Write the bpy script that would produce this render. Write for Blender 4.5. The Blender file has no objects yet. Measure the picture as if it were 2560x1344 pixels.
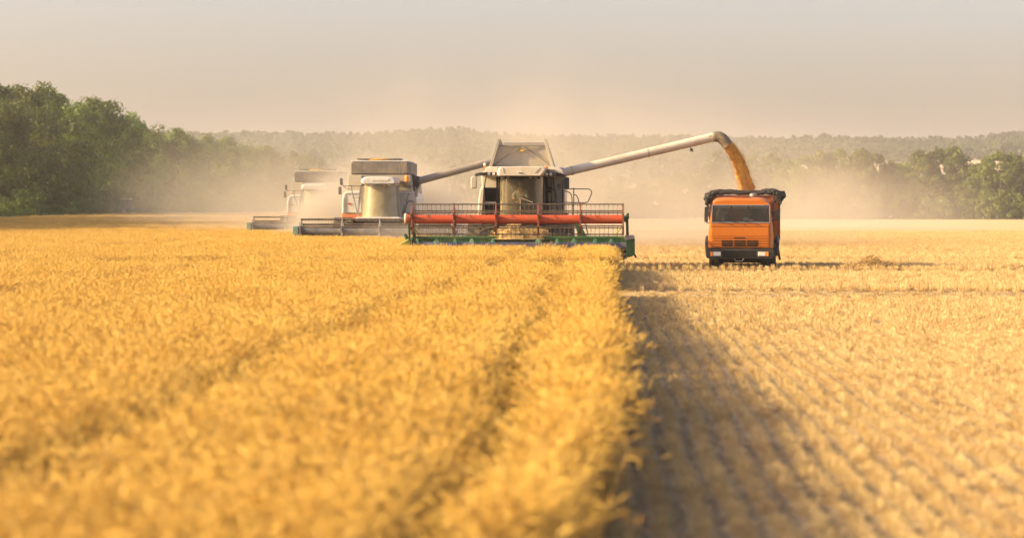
import bpy, bmesh, math, random
import numpy as np
from mathutils import Vector, Matrix, Euler

random.seed(7)
rng = np.random.default_rng(11)
S = bpy.context.scene
COL = S.collection
R = math.radians

# ------------------------------------------------------------------ camera, sky, sun, exposure
LENS, SENSOR = 85.0, 36.0
F = LENS / SENSOR * 2560.0
CAMH = 2.15
YAW, PITCH = math.atan(235 / F), math.atan(150 / F)
cam = bpy.data.cameras.new('camera')
camo = bpy.data.objects.new('camera', cam)
COL.objects.link(camo)
camo.location = (0, 0, CAMH)
camo.rotation_euler = (math.pi / 2 - PITCH, 0, YAW)
cam.lens, cam.sensor_width, cam.sensor_fit = LENS, SENSOR, 'HORIZONTAL'
cam.clip_start, cam.clip_end = 0.5, 12000
cam.dof.use_dof = True
cam.dof.focus_distance = 84.0
cam.dof.aperture_fstop = 1.5
S.camera = camo

SUN_EL, SUN_BACK = 24.0, 13.0            # degrees above the horizon; degrees behind the camera's left side
sun_dir = Vector((-math.cos(R(SUN_EL)) * math.cos(R(SUN_BACK)), -math.cos(R(SUN_EL)) * math.sin(R(SUN_BACK)), math.sin(R(SUN_EL))))
sl = bpy.data.lights.new('sun', 'SUN')
sl.energy, sl.angle, sl.color = 5.0, R(0.6), (1.0, 0.80, 0.39)
so = bpy.data.objects.new('sun', sl)
COL.objects.link(so)
so.rotation_euler = sun_dir.to_track_quat('Z', 'Y').to_euler()
so.location = (-40, -10, 40)

W = bpy.data.worlds.new('World')
S.world = W
W.use_nodes = True
wn = W.node_tree
bg = wn.nodes['Background']
sky = wn.nodes.new('ShaderNodeTexSky')
sky.sky_type = 'NISHITA'
sky.sun_disc = False
sky.sun_elevation = R(SUN_EL)
sky.sun_rotation = R(270 - SUN_BACK)
sky.altitude, sky.air_density, sky.dust_density, sky.ozone_density = 100, 1.0, 5.0, 1.0
tint = wn.nodes.new('ShaderNodeMix')
tint.data_type, tint.blend_type = 'RGBA', 'MULTIPLY'
tint.inputs[0].default_value = 1.0
tint.inputs[7].default_value = (1.0, 0.90, 0.95, 1)
wn.links.new(sky.outputs[0], tint.inputs[6])
wn.links.new(tint.outputs[2], bg.inputs[0])
bg.inputs[1].default_value = 0.171

S.view_settings.view_transform = 'Standard'
S.view_settings.look = 'None'
S.view_settings.exposure = 0.88
S.view_settings.gamma = 1
S.render.engine = 'CYCLES'
S.cycles.use_denoising = True
S.cycles.max_bounces = 6
S.cycles.diffuse_bounces = 2
S.cycles.glossy_bounces = 2
S.cycles.transmission_bounces = 4
S.cycles.transparent_max_bounces = 12
S.cycles.volume_bounces = 1
S.cycles.volume_max_steps = 128
S.cycles.sample_clamp_indirect = 4

CR = Matrix.Rotation(YAW, 3, 'Z') @ Matrix.Rotation(math.pi / 2 - PITCH, 3, 'X')


def P(px, py, D):
    """A point of the photograph (2560 wide) at the real distance D down the field."""
    d = CR @ Vector(((px - 1280) / F, (672 - py) / F, -1.0))
    t = D / d.y
    return Vector((d.x * t, D, CAMH + d.z * t))


def X(px, D): return P(px, 522, D).x
def Z(py, D): return P(1515, py, D).z


# ------------------------------------------------------------------ materials
def newmat(name):
    m = bpy.data.materials.new(name)
    m.use_nodes = True
    return m, m.node_tree, m.node_tree.nodes['Principled BSDF']


def N(nt, kind, **kw):
    n = nt.nodes.new(kind)
    for k, v in kw.items():
        setattr(n, k, v)
    return n


def mixrgb(nt, fac, a, b, blend='MIX'):
    n = N(nt, 'ShaderNodeMix', data_type='RGBA', blend_type=blend)
    for i, v in ((0, fac), (6, a), (7, b)):
        if hasattr(v, 'links'):
            nt.links.new(v, n.inputs[i])
        elif i == 0:
            n.inputs[0].default_value = v
        else:
            n.inputs[i].default_value = (*v, 1)
    return n.outputs[2]


def noise(nt, scale, detail=4, rough=.6, vec=None, dim=None):
    n = N(nt, 'ShaderNodeTexNoise')
    n.inputs['Scale'].default_value = scale
    n.inputs['Detail'].default_value = detail
    n.inputs['Roughness'].default_value = rough
    if vec is None:
        tc = N(nt, 'ShaderNodeTexCoord')
        vec = tc.outputs['Object']
    nt.links.new(vec, n.inputs['Vector'])
    return n.outputs[0]


def rampf(nt, v, lo, hi, a=0.0, b=1.0):
    n = N(nt, 'ShaderNodeMapRange', interpolation_type='SMOOTHSTEP')
    nt.links.new(v, n.inputs[0])
    n.inputs[1].default_value, n.inputs[2].default_value, n.inputs[3].default_value, n.inputs[4].default_value = lo, hi, a, b
    return n.outputs[0]


def pmat(name, col, rough=.5, metal=0.0, dirt_shade=.3, dirt_shade_col=(.42, .30, .16), scale=2.0, spec=.5, coat=0.0):
    """Painted or rubber surface with patchy field dust and wear, or painted shade for the grain."""
    m, nt, b = newmat(name)
    f1 = rampf(nt, noise(nt, scale, 5, .65), .38, .72, 0, dirt_shade)
    f2 = rampf(nt, noise(nt, scale * 9, 3, .7), .35, .75, 0, .5)
    c = mixrgb(nt, f2, col, tuple(x * .78 for x in col))
    c = mixrgb(nt, f1, c, dirt_shade_col)
    nt.links.new(c, b.inputs['Base Color'])
    rg = rampf(nt, noise(nt, scale * 3, 3), .3, .7, rough * .85, min(1, rough * 1.25))
    nt.links.new(rg, b.inputs['Roughness'])
    b.inputs['Metallic'].default_value = metal
    b.inputs['Specular IOR Level'].default_value = spec
    b.inputs['Coat Weight'].default_value = coat
    return m


def glassmat(name, dust=.45, col=(.46, .38, .22), tintc=(.72, .72, .62), edge_light=0.0):
    """Window glass under a film of harvest dust."""
    m, nt, b = newmat(name)
    out = nt.nodes['Material Output']
    b.inputs['Base Color'].default_value = (*col, 1)
    b.inputs['Roughness'].default_value = .45
    tr = N(nt, 'ShaderNodeBsdfTransparent')
    tr.inputs[0].default_value = (*tintc, 1)
    gl = N(nt, 'ShaderNodeBsdfGlossy')
    gl.inputs['Roughness'].default_value = .06
    fr = N(nt, 'ShaderNodeFresnel')
    fr.inputs[0].default_value = 1.45
    mx = N(nt, 'ShaderNodeMixShader')
    film = rampf(nt, noise(nt, 1.3, 5, .7), .25, .8, dust * .75, dust * 1.2)
    if edge_light:  # film thickened towards the sides to paint in the sunlit curve of the glass
        sp_ = N(nt, 'ShaderNodeSeparateXYZ'); tc_ = N(nt, 'ShaderNodeTexCoord'); ab = N(nt, 'ShaderNodeMath', operation='ABSOLUTE'); ad = N(nt, 'ShaderNodeMath', operation='ADD')
        nt.links.new(tc_.outputs['Object'], sp_.inputs[0]); nt.links.new(sp_.outputs['X'], ab.inputs[0])
        nt.links.new(rampf(nt, ab.outputs[0], .46, .78, 0, edge_light), ad.inputs[0]); nt.links.new(film, ad.inputs[1])
        film = ad.outputs[0]
    nt.links.new(film, mx.inputs[0])
    nt.links.new(tr.outputs[0], mx.inputs[1])
    nt.links.new(b.outputs[0], mx.inputs[2])
    m2 = N(nt, 'ShaderNodeMixShader')
    nt.links.new(fr.outputs[0], m2.inputs[0])
    nt.links.new(mx.outputs[0], m2.inputs[1])
    nt.links.new(gl.outputs[0], m2.inputs[2])
    nt.links.new(m2.outputs[0], out.inputs[0])
    return m


M = {}
M['cream'] = pmat('cream_paint', (.60, .52, .40), .42, dirt_shade=.45, coat=.1)
M['white'] = pmat('white_paint', (.58, .555, .50), .4, dirt_shade=.4, coat=.2)
M['grey'] = pmat('grey_paint', (.30, .27, .23), .5, dirt_shade=.4)
M['darkgrey'] = pmat('dark_grey_paint', (.115, .10, .085), .55, dirt_shade=.35)
M['black'] = pmat('black_plastic', (.018, .016, .014), .55, dirt_shade=.10)
M['void'] = pmat('dark_interior', (.010, .009, .008), .9, dirt_shade=.03, spec=.1)
M['rubber'] = pmat('tyre_rubber', (.024, .021, .018), .8, dirt_shade=.30, scale=4)
M['red'] = pmat('red_paint', (.46, .068, .022), .6, dirt_shade=.35, dirt_shade_col=(.30, .10, .045), spec=.25)
M['darkred'] = pmat('rusty_red_steel', (.20, .055, .03), .6, dirt_shade=.4, dirt_shade_col=(.2, .12, .07))
M['steel'] = pmat('worn_dark_steel', (.09, .065, .045), .5, metal=.4, dirt_shade=.4)
M['green'] = pmat('green_paint', (.016, .075, .022), .45, dirt_shade=.5, dirt_shade_col=(.12, .12, .035), spec=.3)
M['teal'] = pmat('teal_paint', (.012, .075, .048), .45, dirt_shade=.2, dirt_shade_col=(.25, .24, .12))
M['lime'] = pmat('lime_plastic', (.42, .46, .04), .4, dirt_shade=.2)
M['augerblue'] = pmat('polished_steel', (.15, .16, .21), .4, metal=.4, dirt_shade=.2)
M['reelgrey'] = pmat('blue_grey_paint', (.10, .10, .105), .45, dirt_shade=.25)
M['cover'] = pmat('grey_green_paint', (.10, .19, .17), .5, dirt_shade=.35)
M['orange'] = pmat('orange_paint', (.47, .128, .006), .42, dirt_shade=.10, dirt_shade_col=(.42, .17, .04), coat=.08, spec=.3)
M['stripe'] = pmat('red_orange_paint', (.62, .16, .05), .4, dirt_shade=.35)
M['amber'] = pmat('amber_lens', (.85, .28, .02), .25, dirt_shade=.05)
M['lamp'] = pmat('lamp_glass', (.62, .60, .54), .15, dirt_shade=.15)
M['chrome'] = pmat('silver_metal', (.55, .54, .52), .3, metal=.9, dirt_shade=.15)
M['bumper'] = pmat('dark_bumper_plastic', (.020, .018, .016), .6, dirt_shade=.06)
M['pipe'] = pmat('grey_brown_pipe_paint', (.25, .215, .17), .5, dirt_shade=.3)
M['rail'] = pmat('grey_tube_steel', (.22, .20, .18), .45, metal=.3, dirt_shade=.3)
M['tarp'] = pmat('black_tarpaulin', (.018, .016, .014), .7, dirt_shade=.35, dirt_shade_col=(.07, .055, .04), scale=5)
M['spout'] = pmat('dusty_rubber_hood', (.12, .095, .065), .75, dirt_shade=.7, dirt_shade_col=(.33, .23, .11), scale=5)
M['yellow'] = pmat('yellow_sticker', (.75, .45, .03), .5, dirt_shade=.1)
M['yellowgrille'] = pmat('yellow_grille_paint', (.42, .30, .05), .5, dirt_shade=.3)
M['beige'] = pmat('beige_panel', (.44, .38, .28), .5, dirt_shade=.4)
M['skin'] = pmat('skin', (.42, .24, .15), .55, dirt_shade=.0)
M['shirt'] = pmat('pale_blue_cloth', (.30, .36, .44), .85, dirt_shade=.1)
M['trousers'] = pmat('dark_cloth', (.05, .05, .06), .9, dirt_shade=.1)
M['hair'] = pmat('dark_hair', (.03, .02, .015), .7, dirt_shade=0)
M['cloth'] = pmat('brown_curtain_cloth', (.48, .20, .12), .9, dirt_shade=.1)
M['paper'] = pmat('white_paper', (.75, .75, .75), .8, dirt_shade=0)
M['toy'] = pmat('red_cloth', (.65, .06, .02), .7, dirt_shade=0)
M['bark'] = pmat('bark', (.09, .06, .04), .9, dirt_shade=.3, dirt_shade_col=(.12, .11, .06), scale=1.5)
M['tractorblue'] = pmat('blue_tractor_paint', (.20, .26, .32), .45, dirt_shade=.2)
M['glass'] = glassmat('dusty_cab_glass', .12, (.52, .42, .23), (.66, .62, .52), .55)
M['glass_light'] = glassmat('very_dusty_cab_glass', .66)
M['glass_truck'] = glassmat('truck_glass', .06, (.36, .36, .37), (.80, .80, .80))


def leafmat(name, c1, c2, c3, trans=.3):
    m, nt, b = newmat(name)
    out = nt.nodes['Material Output']
    oi = N(nt, 'ShaderNodeObjectInfo')
    geo = N(nt, 'ShaderNodeNewGeometry')
    c = mixrgb(nt, rampf(nt, noise(nt, .35, 3, .6), .35, .65), c1, c2)
    c = mixrgb(nt, geo.outputs['Random Per Island'], c, c3)
    hs = N(nt, 'ShaderNodeHueSaturation')
    nt.links.new(c, hs.inputs['Color'])
    nt.links.new(rampf(nt, oi.outputs['Random'], 0, 1, .7, 1.3), hs.inputs['Value'])
    nt.links.new(rampf(nt, oi.outputs['Random'], 0, 1, .485, .51), hs.inputs['Hue'])
    nt.links.new(hs.outputs[0], b.inputs['Base Color'])
    b.inputs['Roughness'].default_value = .6
    tl = N(nt, 'ShaderNodeBsdfTranslucent')
    nt.links.new(hs.outputs[0], tl.inputs[0])
    mx = N(nt, 'ShaderNodeMixShader')
    mx.inputs[0].default_value = trans
    nt.links.new(b.outputs[0], mx.inputs[1])
    nt.links.new(tl.outputs[0], mx.inputs[2])
    nt.links.new(mx.outputs[0], out.inputs[0])
    return m


M['leaf'] = leafmat('windbreak_leaves', (.088, .13, .016), (.20, .25, .024), (.115, .155, .02), .48)
M['leaf_right'] = leafmat('field_edge_leaves', (.092, .12, .02), (.205, .23, .03), (.115, .14, .022), .45)
M['leaf_far'] = leafmat('far_wood_leaves', (.055, .075, .03), (.085, .10, .03), (.07, .08, .03))


def strawmat(name, c1, c2, c3, trans=.25):
    m, nt, b = newmat(name)
    out = nt.nodes['Material Output']
    geo = N(nt, 'ShaderNodeNewGeometry')
    oi = N(nt, 'ShaderNodeObjectInfo')
    c = mixrgb(nt, geo.outputs['Random Per Island'], c1, c2)
    c = mixrgb(nt, rampf(nt, oi.outputs['Random'], 0, 1, 0, .8), c, c3)
    # riper, browner patches of the stand
    c = mixrgb(nt, rampf(nt, noise(nt, .9, 3, .6, oi.outputs['Location']), .45, .68, 0, .42), c, tuple(k * f for k, f in zip(c2, (.92, .80, .75))))
    nt.links.new(c, b.inputs['Base Color'])
    b.inputs['Roughness'].default_value = .55
    b.inputs['Specular IOR Level'].default_value = .35
    tl = N(nt, 'ShaderNodeBsdfTranslucent')
    nt.links.new(c, tl.inputs[0])
    mx = N(nt, 'ShaderNodeMixShader')
    mx.inputs[0].default_value = trans
    nt.links.new(b.outputs[0], mx.inputs[1])
    nt.links.new(tl.outputs[0], mx.inputs[2])
    nt.links.new(mx.outputs[0], out.inputs[0])
    return m


M['wheat'] = strawmat('ripe_wheat', (.78, .50, .092), (.60, .34, .05), (.82, .56, .135), .24)
M['stem'] = strawmat('wheat_stems', (.50, .32, .085), (.36, .21, .05), (.54, .36, .11), .2)
M['straw'] = strawmat('cut_straw', (.62, .435, .18), (.45, .295, .115), (.70, .515, .24), .15)
M['grain'] = pmat('wheat_grain', (.68, .36, .075), .8, dirt_shade=.8, dirt_shade_col=(.42, .20, .05), scale=5, spec=.1)  # dark mottling paints in the shaded side of the falling stream


# ------------------------------------------------------------------ mesh helpers
def root_of(o):
    while o.parent:
        o = o.parent
    return o


class MB:
    """Collects shapes given in world coordinates and links them as ONE mesh object."""
    def __init__(self):
        self.v, self.f = [], []

    def add(self, vs, fs):
        n = len(self.v)
        self.v += [tuple(p) for p in vs]
        self.f += [tuple(i + n for i in f) for f in fs]
        return self

    def box(self, x0, x1, y0, y1, z0, z1):
        x0, x1 = sorted((x0, x1)); y0, y1 = sorted((y0, y1)); z0, z1 = sorted((z0, z1))
        return self.add([(x0, y0, z0), (x1, y0, z0), (x1, y1, z0), (x0, y1, z0), (x0, y0, z1), (x1, y0, z1), (x1, y1, z1), (x0, y1, z1)],
                        [(0, 3, 2, 1), (4, 5, 6, 7), (0, 1, 5, 4), (1, 2, 6, 5), (2, 3, 7, 6), (3, 0, 4, 7)])

    def loft(self, rings, caps=True, closed=True):
        n = len(rings[0])
        vs = [p for r in rings for p in r]
        fs = []
        for i in range(len(rings) - 1):
            for j in range(n if closed else n - 1):
                k = (j + 1) % n
                fs.append((i * n + j, i * n + k, (i + 1) * n + k, (i + 1) * n + j))
        if caps and closed:
            fs.append(tuple(range(n - 1, -1, -1)))
            fs.append(tuple((len(rings) - 1) * n + j for j in range(n)))
        return self.add(vs, fs)

    def prism(self, poly, y0, y1, inset=0.0, inset_d=0.0):
        """Polygon of (x, z) pushed from y0 to y1; the front edge may be drawn in by inset over inset_d."""
        cx = sum(p[0] for p in poly) / len(poly); cz = sum(p[1] for p in poly) / len(poly)
        rings = []
        if inset:
            rings.append([(cx + (x - cx) * (1 - inset), y0, cz + (z - cz) * (1 - inset)) for x, z in poly])
            rings.append([(x, y0 + inset_d, z) for x, z in poly])
        else:
            rings.append([(x, y0, z) for x, z in poly])
        rings.append([(x, y1, z) for x, z in poly])
        return self.loft(rings)

    def side(self, poly, x0, x1):
        """Polygon of (y, z) pushed from x0 to x1."""
        return self.loft([[(x0, y, z) for y, z in poly], [(x1, y, z) for y, z in poly]])

    def tube(self, pts, r, n=8, caps=True):
        pts = [Vector(p) for p in pts]
        rs = r if isinstance(r, (list, tuple)) else [r] * len(pts)
        rings = []
        up = None
        for i, p in enumerate(pts):
            d = (pts[min(i + 1, len(pts) - 1)] - pts[max(i - 1, 0)]).normalized()
            if up is None:
                up = Vector((0, 0, 1)) if abs(d.z) < .9 else Vector((0, 1, 0))
            a = d.cross(up).normalized()
            up = a.cross(d).normalized()
            rings.append([p + a * (math.cos(2 * math.pi * k / n) * rs[i]) + up * (math.sin(2 * math.pi * k / n) * rs[i]) for k in range(n)])
        return self.loft(rings, caps)

    def cyl(self, p0, p1, r, n=20):
        return self.tube([p0, p1], r, n)

    def bar(self, p0, p1, w, h=None):
        """Square bar between two points."""
        p0, p1 = Vector(p0), Vector(p1)
        h = h or w
        d = (p1 - p0).normalized()
        up = Vector((0, 0, 1)) if abs(d.z) < .95 else Vector((0, 1, 0))
        a = d.cross(up).normalized(); u = a.cross(d)
        q = [a * w / 2 + u * h / 2, -a * w / 2 + u * h / 2, -a * w / 2 - u * h / 2, a * w / 2 - u * h / 2]
        return self.loft([[p0 + k for k in q], [p1 + k for k in q]])

    def ell(self, c, rx, ry, rz, n=16, m=10):
        rings = []
        for i in range(m + 1):
            t = math.pi * i / m
            rr = max(math.sin(t), 1e-3)
            rings.append([(c[0] + rx * rr * math.cos(2 * math.pi * k / n), c[1] + ry * rr * math.sin(2 * math.pi * k / n), c[2] - rz * math.cos(t)) for k in range(n)])
        return self.loft(rings)

    def lathe_x(self, c, prof, n=28):
        """Profile of (x offset, radius) turned about the x axis through c."""
        rings = [[(c[0] + dx, c[1] + r * math.cos(2 * math.pi * k / n), c[2] + r * math.sin(2 * math.pi * k / n)) for k in range(n)] for dx, r in prof]
        return self.loft(rings)

    def build(self, name, mat, parent=None, smooth=False, bevel=0.0, kind=None):
        off = Vector((0, 0, 0)) if parent is None else root_of(parent).location
        me = bpy.data.meshes.new(name)
        me.from_pydata([(a - off.x, b - off.y, c - off.z) for a, b, c in self.v], [], self.f)
        me.materials.append(mat)
        bm = bmesh.new(); bm.from_mesh(me)
        bmesh.ops.recalc_face_normals(bm, faces=bm.faces)
        bm.to_mesh(me); bm.free()
        if smooth:
            me.polygons.foreach_set('use_smooth', [True] * len(me.polygons))
            try:
                me.set_sharp_from_angle(angle=R(40))
            except Exception:
                pass
        o = bpy.data.objects.new(name, me)
        COL.objects.link(o)
        if parent is not None:
            o.parent = parent
        if bevel:
            b = o.modifiers.new('bevel', 'BEVEL')
            b.width, b.segments, b.limit_method, b.angle_limit = bevel, 2, 'ANGLE', R(35)
        if kind:
            o['kind'] = kind
        return o


def thing(name, label, cat, loc, group=None):
    o = bpy.data.objects.new(name, None)
    COL.objects.link(o)
    o.location = loc
    o['label'], o['category'] = label, cat
    if group:
        o['group'] = group
    o.empty_display_size = .3
    return o


def tag(o, label, cat, group=None):
    o['label'], o['category'] = label, cat
    if group:
        o['group'] = group
    return o


def npmesh(name, verts, quads, mat, link=True):
    me = bpy.data.meshes.new(name)
    nv, nf = len(verts), len(quads)
    k = quads.shape[1]
    me.vertices.add(nv)
    me.vertices.foreach_set('co', np.ascontiguousarray(verts, dtype=np.float32).ravel())
    me.loops.add(nf * k)
    me.loops.foreach_set('vertex_index', np.ascontiguousarray(quads, dtype=np.int32).ravel())
    me.polygons.add(nf)
    me.polygons.foreach_set('loop_start', np.arange(0, nf * k, k, dtype=np.int32))
    me.update(calc_edges=True)
    me.validate()
    me.materials.append(mat)
    o = bpy.data.objects.new(name, me)
    if link:
        COL.objects.link(o)
    return o


def sstep(a, b, x):
    t = np.clip((x - a) / (b - a), 0, 1)
    return t * t * (3 - 2 * t)


def wav(x, y, s=1.0):
    return (np.sin(x * .9 * s + 1.3) * np.cos(y * .7 * s + .4) + .6 * np.sin(x * 2.1 * s + y * 1.3 * s) + .4 * np.cos(x * 3.7 * s - y * 2.9 * s)) / 2


# ------------------------------------------------------------------ terrain
def gz(x, y):
    """Height of the field."""
    x = np.asarray(x, float); y = np.asarray(y, float)
    z = .62 * sstep(150, 320, y) * sstep(-8, -50, x)
    z = z + .04 * wav(x, y, .12) * sstep(100, 200, y)
    return z


def hz(x, y):
    """Height of the far hillside."""
    t = np.clip((y - 560) / 850.0, 0, 1.6)
    z = 36 * np.power(t, 1.15)
    px = 1515 + 6044 * x / np.maximum(y, 1)
    prof = np.interp(px, [300, 700, 900, 960, 1020, 1100, 1180, 1240, 1400, 1700, 1900, 2080, 2200, 2300, 2440, 2500, 2560, 2700],
                     [2, 1.5, .5, 1.5, 3.0, 4.6, 3.4, .5, -.5, -1, -2.2, -.6, -2, -2.2, -1.2, .8, 3, 4])
    z = z + prof * np.clip(t, 0, 1)
    z = np.where(y > 1500, z - (y - 1500) * .02, z)
    return z - .6


def grid_obj(name, xs, ys, fz, mat):
    gx, gy = np.meshgrid(xs, ys)
    v = np.stack([gx.ravel(), gy.ravel(), fz(gx, gy).ravel()], 1)
    nx = len(xs)
    i = (np.arange(len(ys) - 1)[:, None] * nx + np.arange(nx - 1)[None, :]).ravel()
    q = np.stack([i, i + 1, i + nx + 1, i + nx], 1)
    o = npmesh(name, v, q, mat)
    o.data.polygons.foreach_set('use_smooth', [True] * len(o.data.polygons))
    return o


gm, nt, b = newmat('stubble_soil')
tc = N(nt, 'ShaderNodeTexCoord')
sep = N(nt, 'ShaderNodeSeparateXYZ')
nt.links.new(tc.outputs['Object'], sep.inputs[0])
nz = noise(nt, 9, 6, .75, tc.outputs['Object'])
fine = rampf(nt, nz, .36, .62)
sn = N(nt, 'ShaderNodeMath', operation='SINE')
ml = N(nt, 'ShaderNodeMath', operation='MULTIPLY_ADD')
nt.links.new(sep.outputs['X'], ml.inputs[0]); ml.inputs[1].default_value = 2 * math.pi / .26; ml.inputs[2].default_value = 2 * math.pi * 22 / .26 + math.pi / 2
nt.links.new(ml.outputs[0], sn.inputs[0])
rowm = rampf(nt, sn.outputs[0], -.8, .9)
col = mixrgb(nt, fine, (.088, .053, .022), (.30, .20, .08))
col = mixrgb(nt, rowm, col, mixrgb(nt, fine, (.26, .18, .09), (.58, .41, .20)))
big = rampf(nt, noise(nt, .25, 4, .6, tc.outputs['Object']), .4, .75, 0, .4)
col = mixrgb(nt, big, col, (.60, .44, .22))
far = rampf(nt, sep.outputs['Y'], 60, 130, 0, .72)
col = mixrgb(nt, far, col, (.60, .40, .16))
streak = N(nt, 'ShaderNodeMapping')
streak.inputs['Scale'].default_value = (.6, .02, 1)
streak.inputs['Rotation'].default_value = (0, 0, R(-6))
nt.links.new(tc.outputs['Object'], streak.inputs[0])
col = mixrgb(nt, rampf(nt, noise(nt, 1.0, 4, .6, streak.outputs[0]), .45, .7, 0, .35), col, (.50, .31, .11))
nt.links.new(col, b.inputs['Base Color'])
b.inputs['Roughness'].default_value = .95
bp = N(nt, 'ShaderNodeBump')
bp.inputs['Strength'].default_value = .6
bp.inputs['Distance'].default_value = .04
nt.links.new(nz, bp.inputs['Height'])
nt.links.new(bp.outputs[0], b.inputs['Normal'])
M['ground'] = gm

hm, nt, b = newmat('far_hillside')
tc = N(nt, 'ShaderNodeTexCoord')
c = mixrgb(nt, rampf(nt, noise(nt, .012, 4, .6, tc.outputs['Object']), .4, .6), (.37, .27, .15), (.43, .31, .17))
nt.links.new(c, b.inputs['Base Color'])
b.inputs['Roughness'].default_value = 1
M['hill'] = hm

xs = np.unique(np.concatenate([np.linspace(-1500, -130, 24), np.linspace(-130, 130, 66), np.linspace(130, 1500, 24)]))
ys = np.unique(np.concatenate([np.linspace(-30, 200, 47), np.linspace(200, 640, 45), np.linspace(640, 4000, 20)]))
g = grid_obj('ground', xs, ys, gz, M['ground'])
g['kind'] = 'structure'
h = grid_obj('hills', np.linspace(-700, 700, 120), np.linspace(570, 2600, 80), hz, M['hill'])
h['kind'] = 'structure'


# ------------------------------------------------------------------ combine harvesters
def header(root, x0, x1, D, zc, RR, mats, tube_r, bat_r, zoff, spiders, a0):
    """Cutting header with its reel; x0..x1 reel ends, D reel distance, zc reel axis height."""
    reel = MB()
    reel.cyl((x0, D, zc), (x1, D, zc), tube_r, 28)
    reel.cyl((x0 - .08, D, zc), (x1 + .08, D, zc), .05, 12)
    reel = reel.build('reel_tube', mats['tube'], root, smooth=True)
    for k in range(6):
        a = R(a0 + 60 * k)
        y, z = D - RR * math.cos(a), zc + RR * math.sin(a)
        m = MB()
        m.tube([(x0, y, z), (x1, y, z)], bat_r, 8)
        t = x0 + .07
        i = 0
        while t < x1 - .03:
            j = .012 * math.sin(i * 2.7)
            m.box(t - .009, t + .009, y - .009, y + .009, z - .075, z - bat_r)
            m.tube([(t, y, z - .07), (t + j, y + .015, z - .18), (t - .02 + j, y + .05, z - .30)], .0042, 4)
            t += .147; i += 1
        m.build('reel_bat', mats['bat'], reel)
    for xsv in spiders:
        m = MB()
        m.lathe_x((xsv, D, zc), [(-.02, tube_r + .035), (.02, tube_r + .035)], 24)
        for k in range(6):
            a = R(a0 + 60 * k)
            m.bar((xsv, D - tube_r * math.cos(a), zc + tube_r * math.sin(a)), (xsv, D - (RR + .03) * math.cos(a), zc + (RR + .03) * math.sin(a)), .05, .15)
        # rim bars between neighbouring bats
        for k in range(6):
            a, c2 = R(a0 + 60 * k), R(a0 + 60 * (k + 1))
            m.bar((xsv, D - RR * math.cos(a), zc + RR * math.sin(a)), (xsv, D - RR * math.cos(c2), zc + RR * math.sin(c2)), .03, .03)
        m.build('reel_spider', mats['spider'], reel)
    # trough
    hx0, hx1 = x0 - .08, x1 + .12
    zf = zoff
    m = MB()
    m.side([(D + .35, zf), (D + 1.75, zf + .02), (D + 1.75, zf + .72), (D + 1.70, zf + .72), (D + 1.66, zf + .12), (D + .35, zf + .05)], hx0, hx1)
    m.build('header_trough', mats['trough'], root)
    m = MB()
    m.tube([(hx0, D + 1.70, zf + .66), (hx1 + .1, D + 1.70, zf + .66)], .075, 10)
    m.box(hx0, hx1, D + 1.60, D + 1.80, zf + .50, zf + .62)
    m.build('header_beam', mats['trough'], root, smooth=True)
    au = MB()
    ya, za = D + 1.05, zf + .36
    au.cyl((hx0, ya, za), (hx1, ya, za), .17, 24)
    au = au.build('header_auger', mats['auger'], root, smooth=True)
    for sgn, xa, xb in ((1, hx0 + .02, (hx0 + hx1) / 2 - .5), (-1, hx1 - .02, (hx0 + hx1) / 2 + .5)):
        m = MB()
        n = int(abs(xb - xa) / .62 * 24)
        ring_i, ring_o = [], []
        for i in range(n + 1):
            t = i / n
            a = sgn * 2 * math.pi * i / 24 + .5 * math.sin(i * .11)
            xx = xa + (xb - xa) * t
            ring_i.append((xx, ya + .165 * math.cos(a), za + .165 * math.sin(a)))
            ring_o.append((xx, ya + .30 * math.cos(a), za + .30 * math.sin(a)))
        vs = ring_i + ring_o
        vs += [(p[0] + .012, p[1], p[2]) for p in vs]
        q = 2 * (n + 1)
        fs = []
        for i in range(n):
            fs += [(i, i + 1, n + 2 + i, n + 1 + i), (q + i, q + n + 1 + i, q + n + 2 + i, q + i + 1), (n + 1 + i, n + 2 + i, q + n + 2 + i, q + n + 1 + i)]
        m.add(vs, fs)
        m.build('auger_flight', mats['flight'], au, smooth=True)
    m = MB()
    m.box(hx0, hx1, D + .28, D + .36, zf - .03, zf + .03)
    t = hx0 + .04
    while t < hx1:
        m.add([(t - .015, D + .28, zf - .015), (t + .015, D + .28, zf - .015), (t, D + .14, zf), (t, D + .28, zf + .02)], [(0, 2, 1), (0, 3, 2), (1, 2, 3)])
        t += .0762 * 2
    m.build('cutter_bar', M['steel'], root)
    return hx0, hx1


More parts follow.
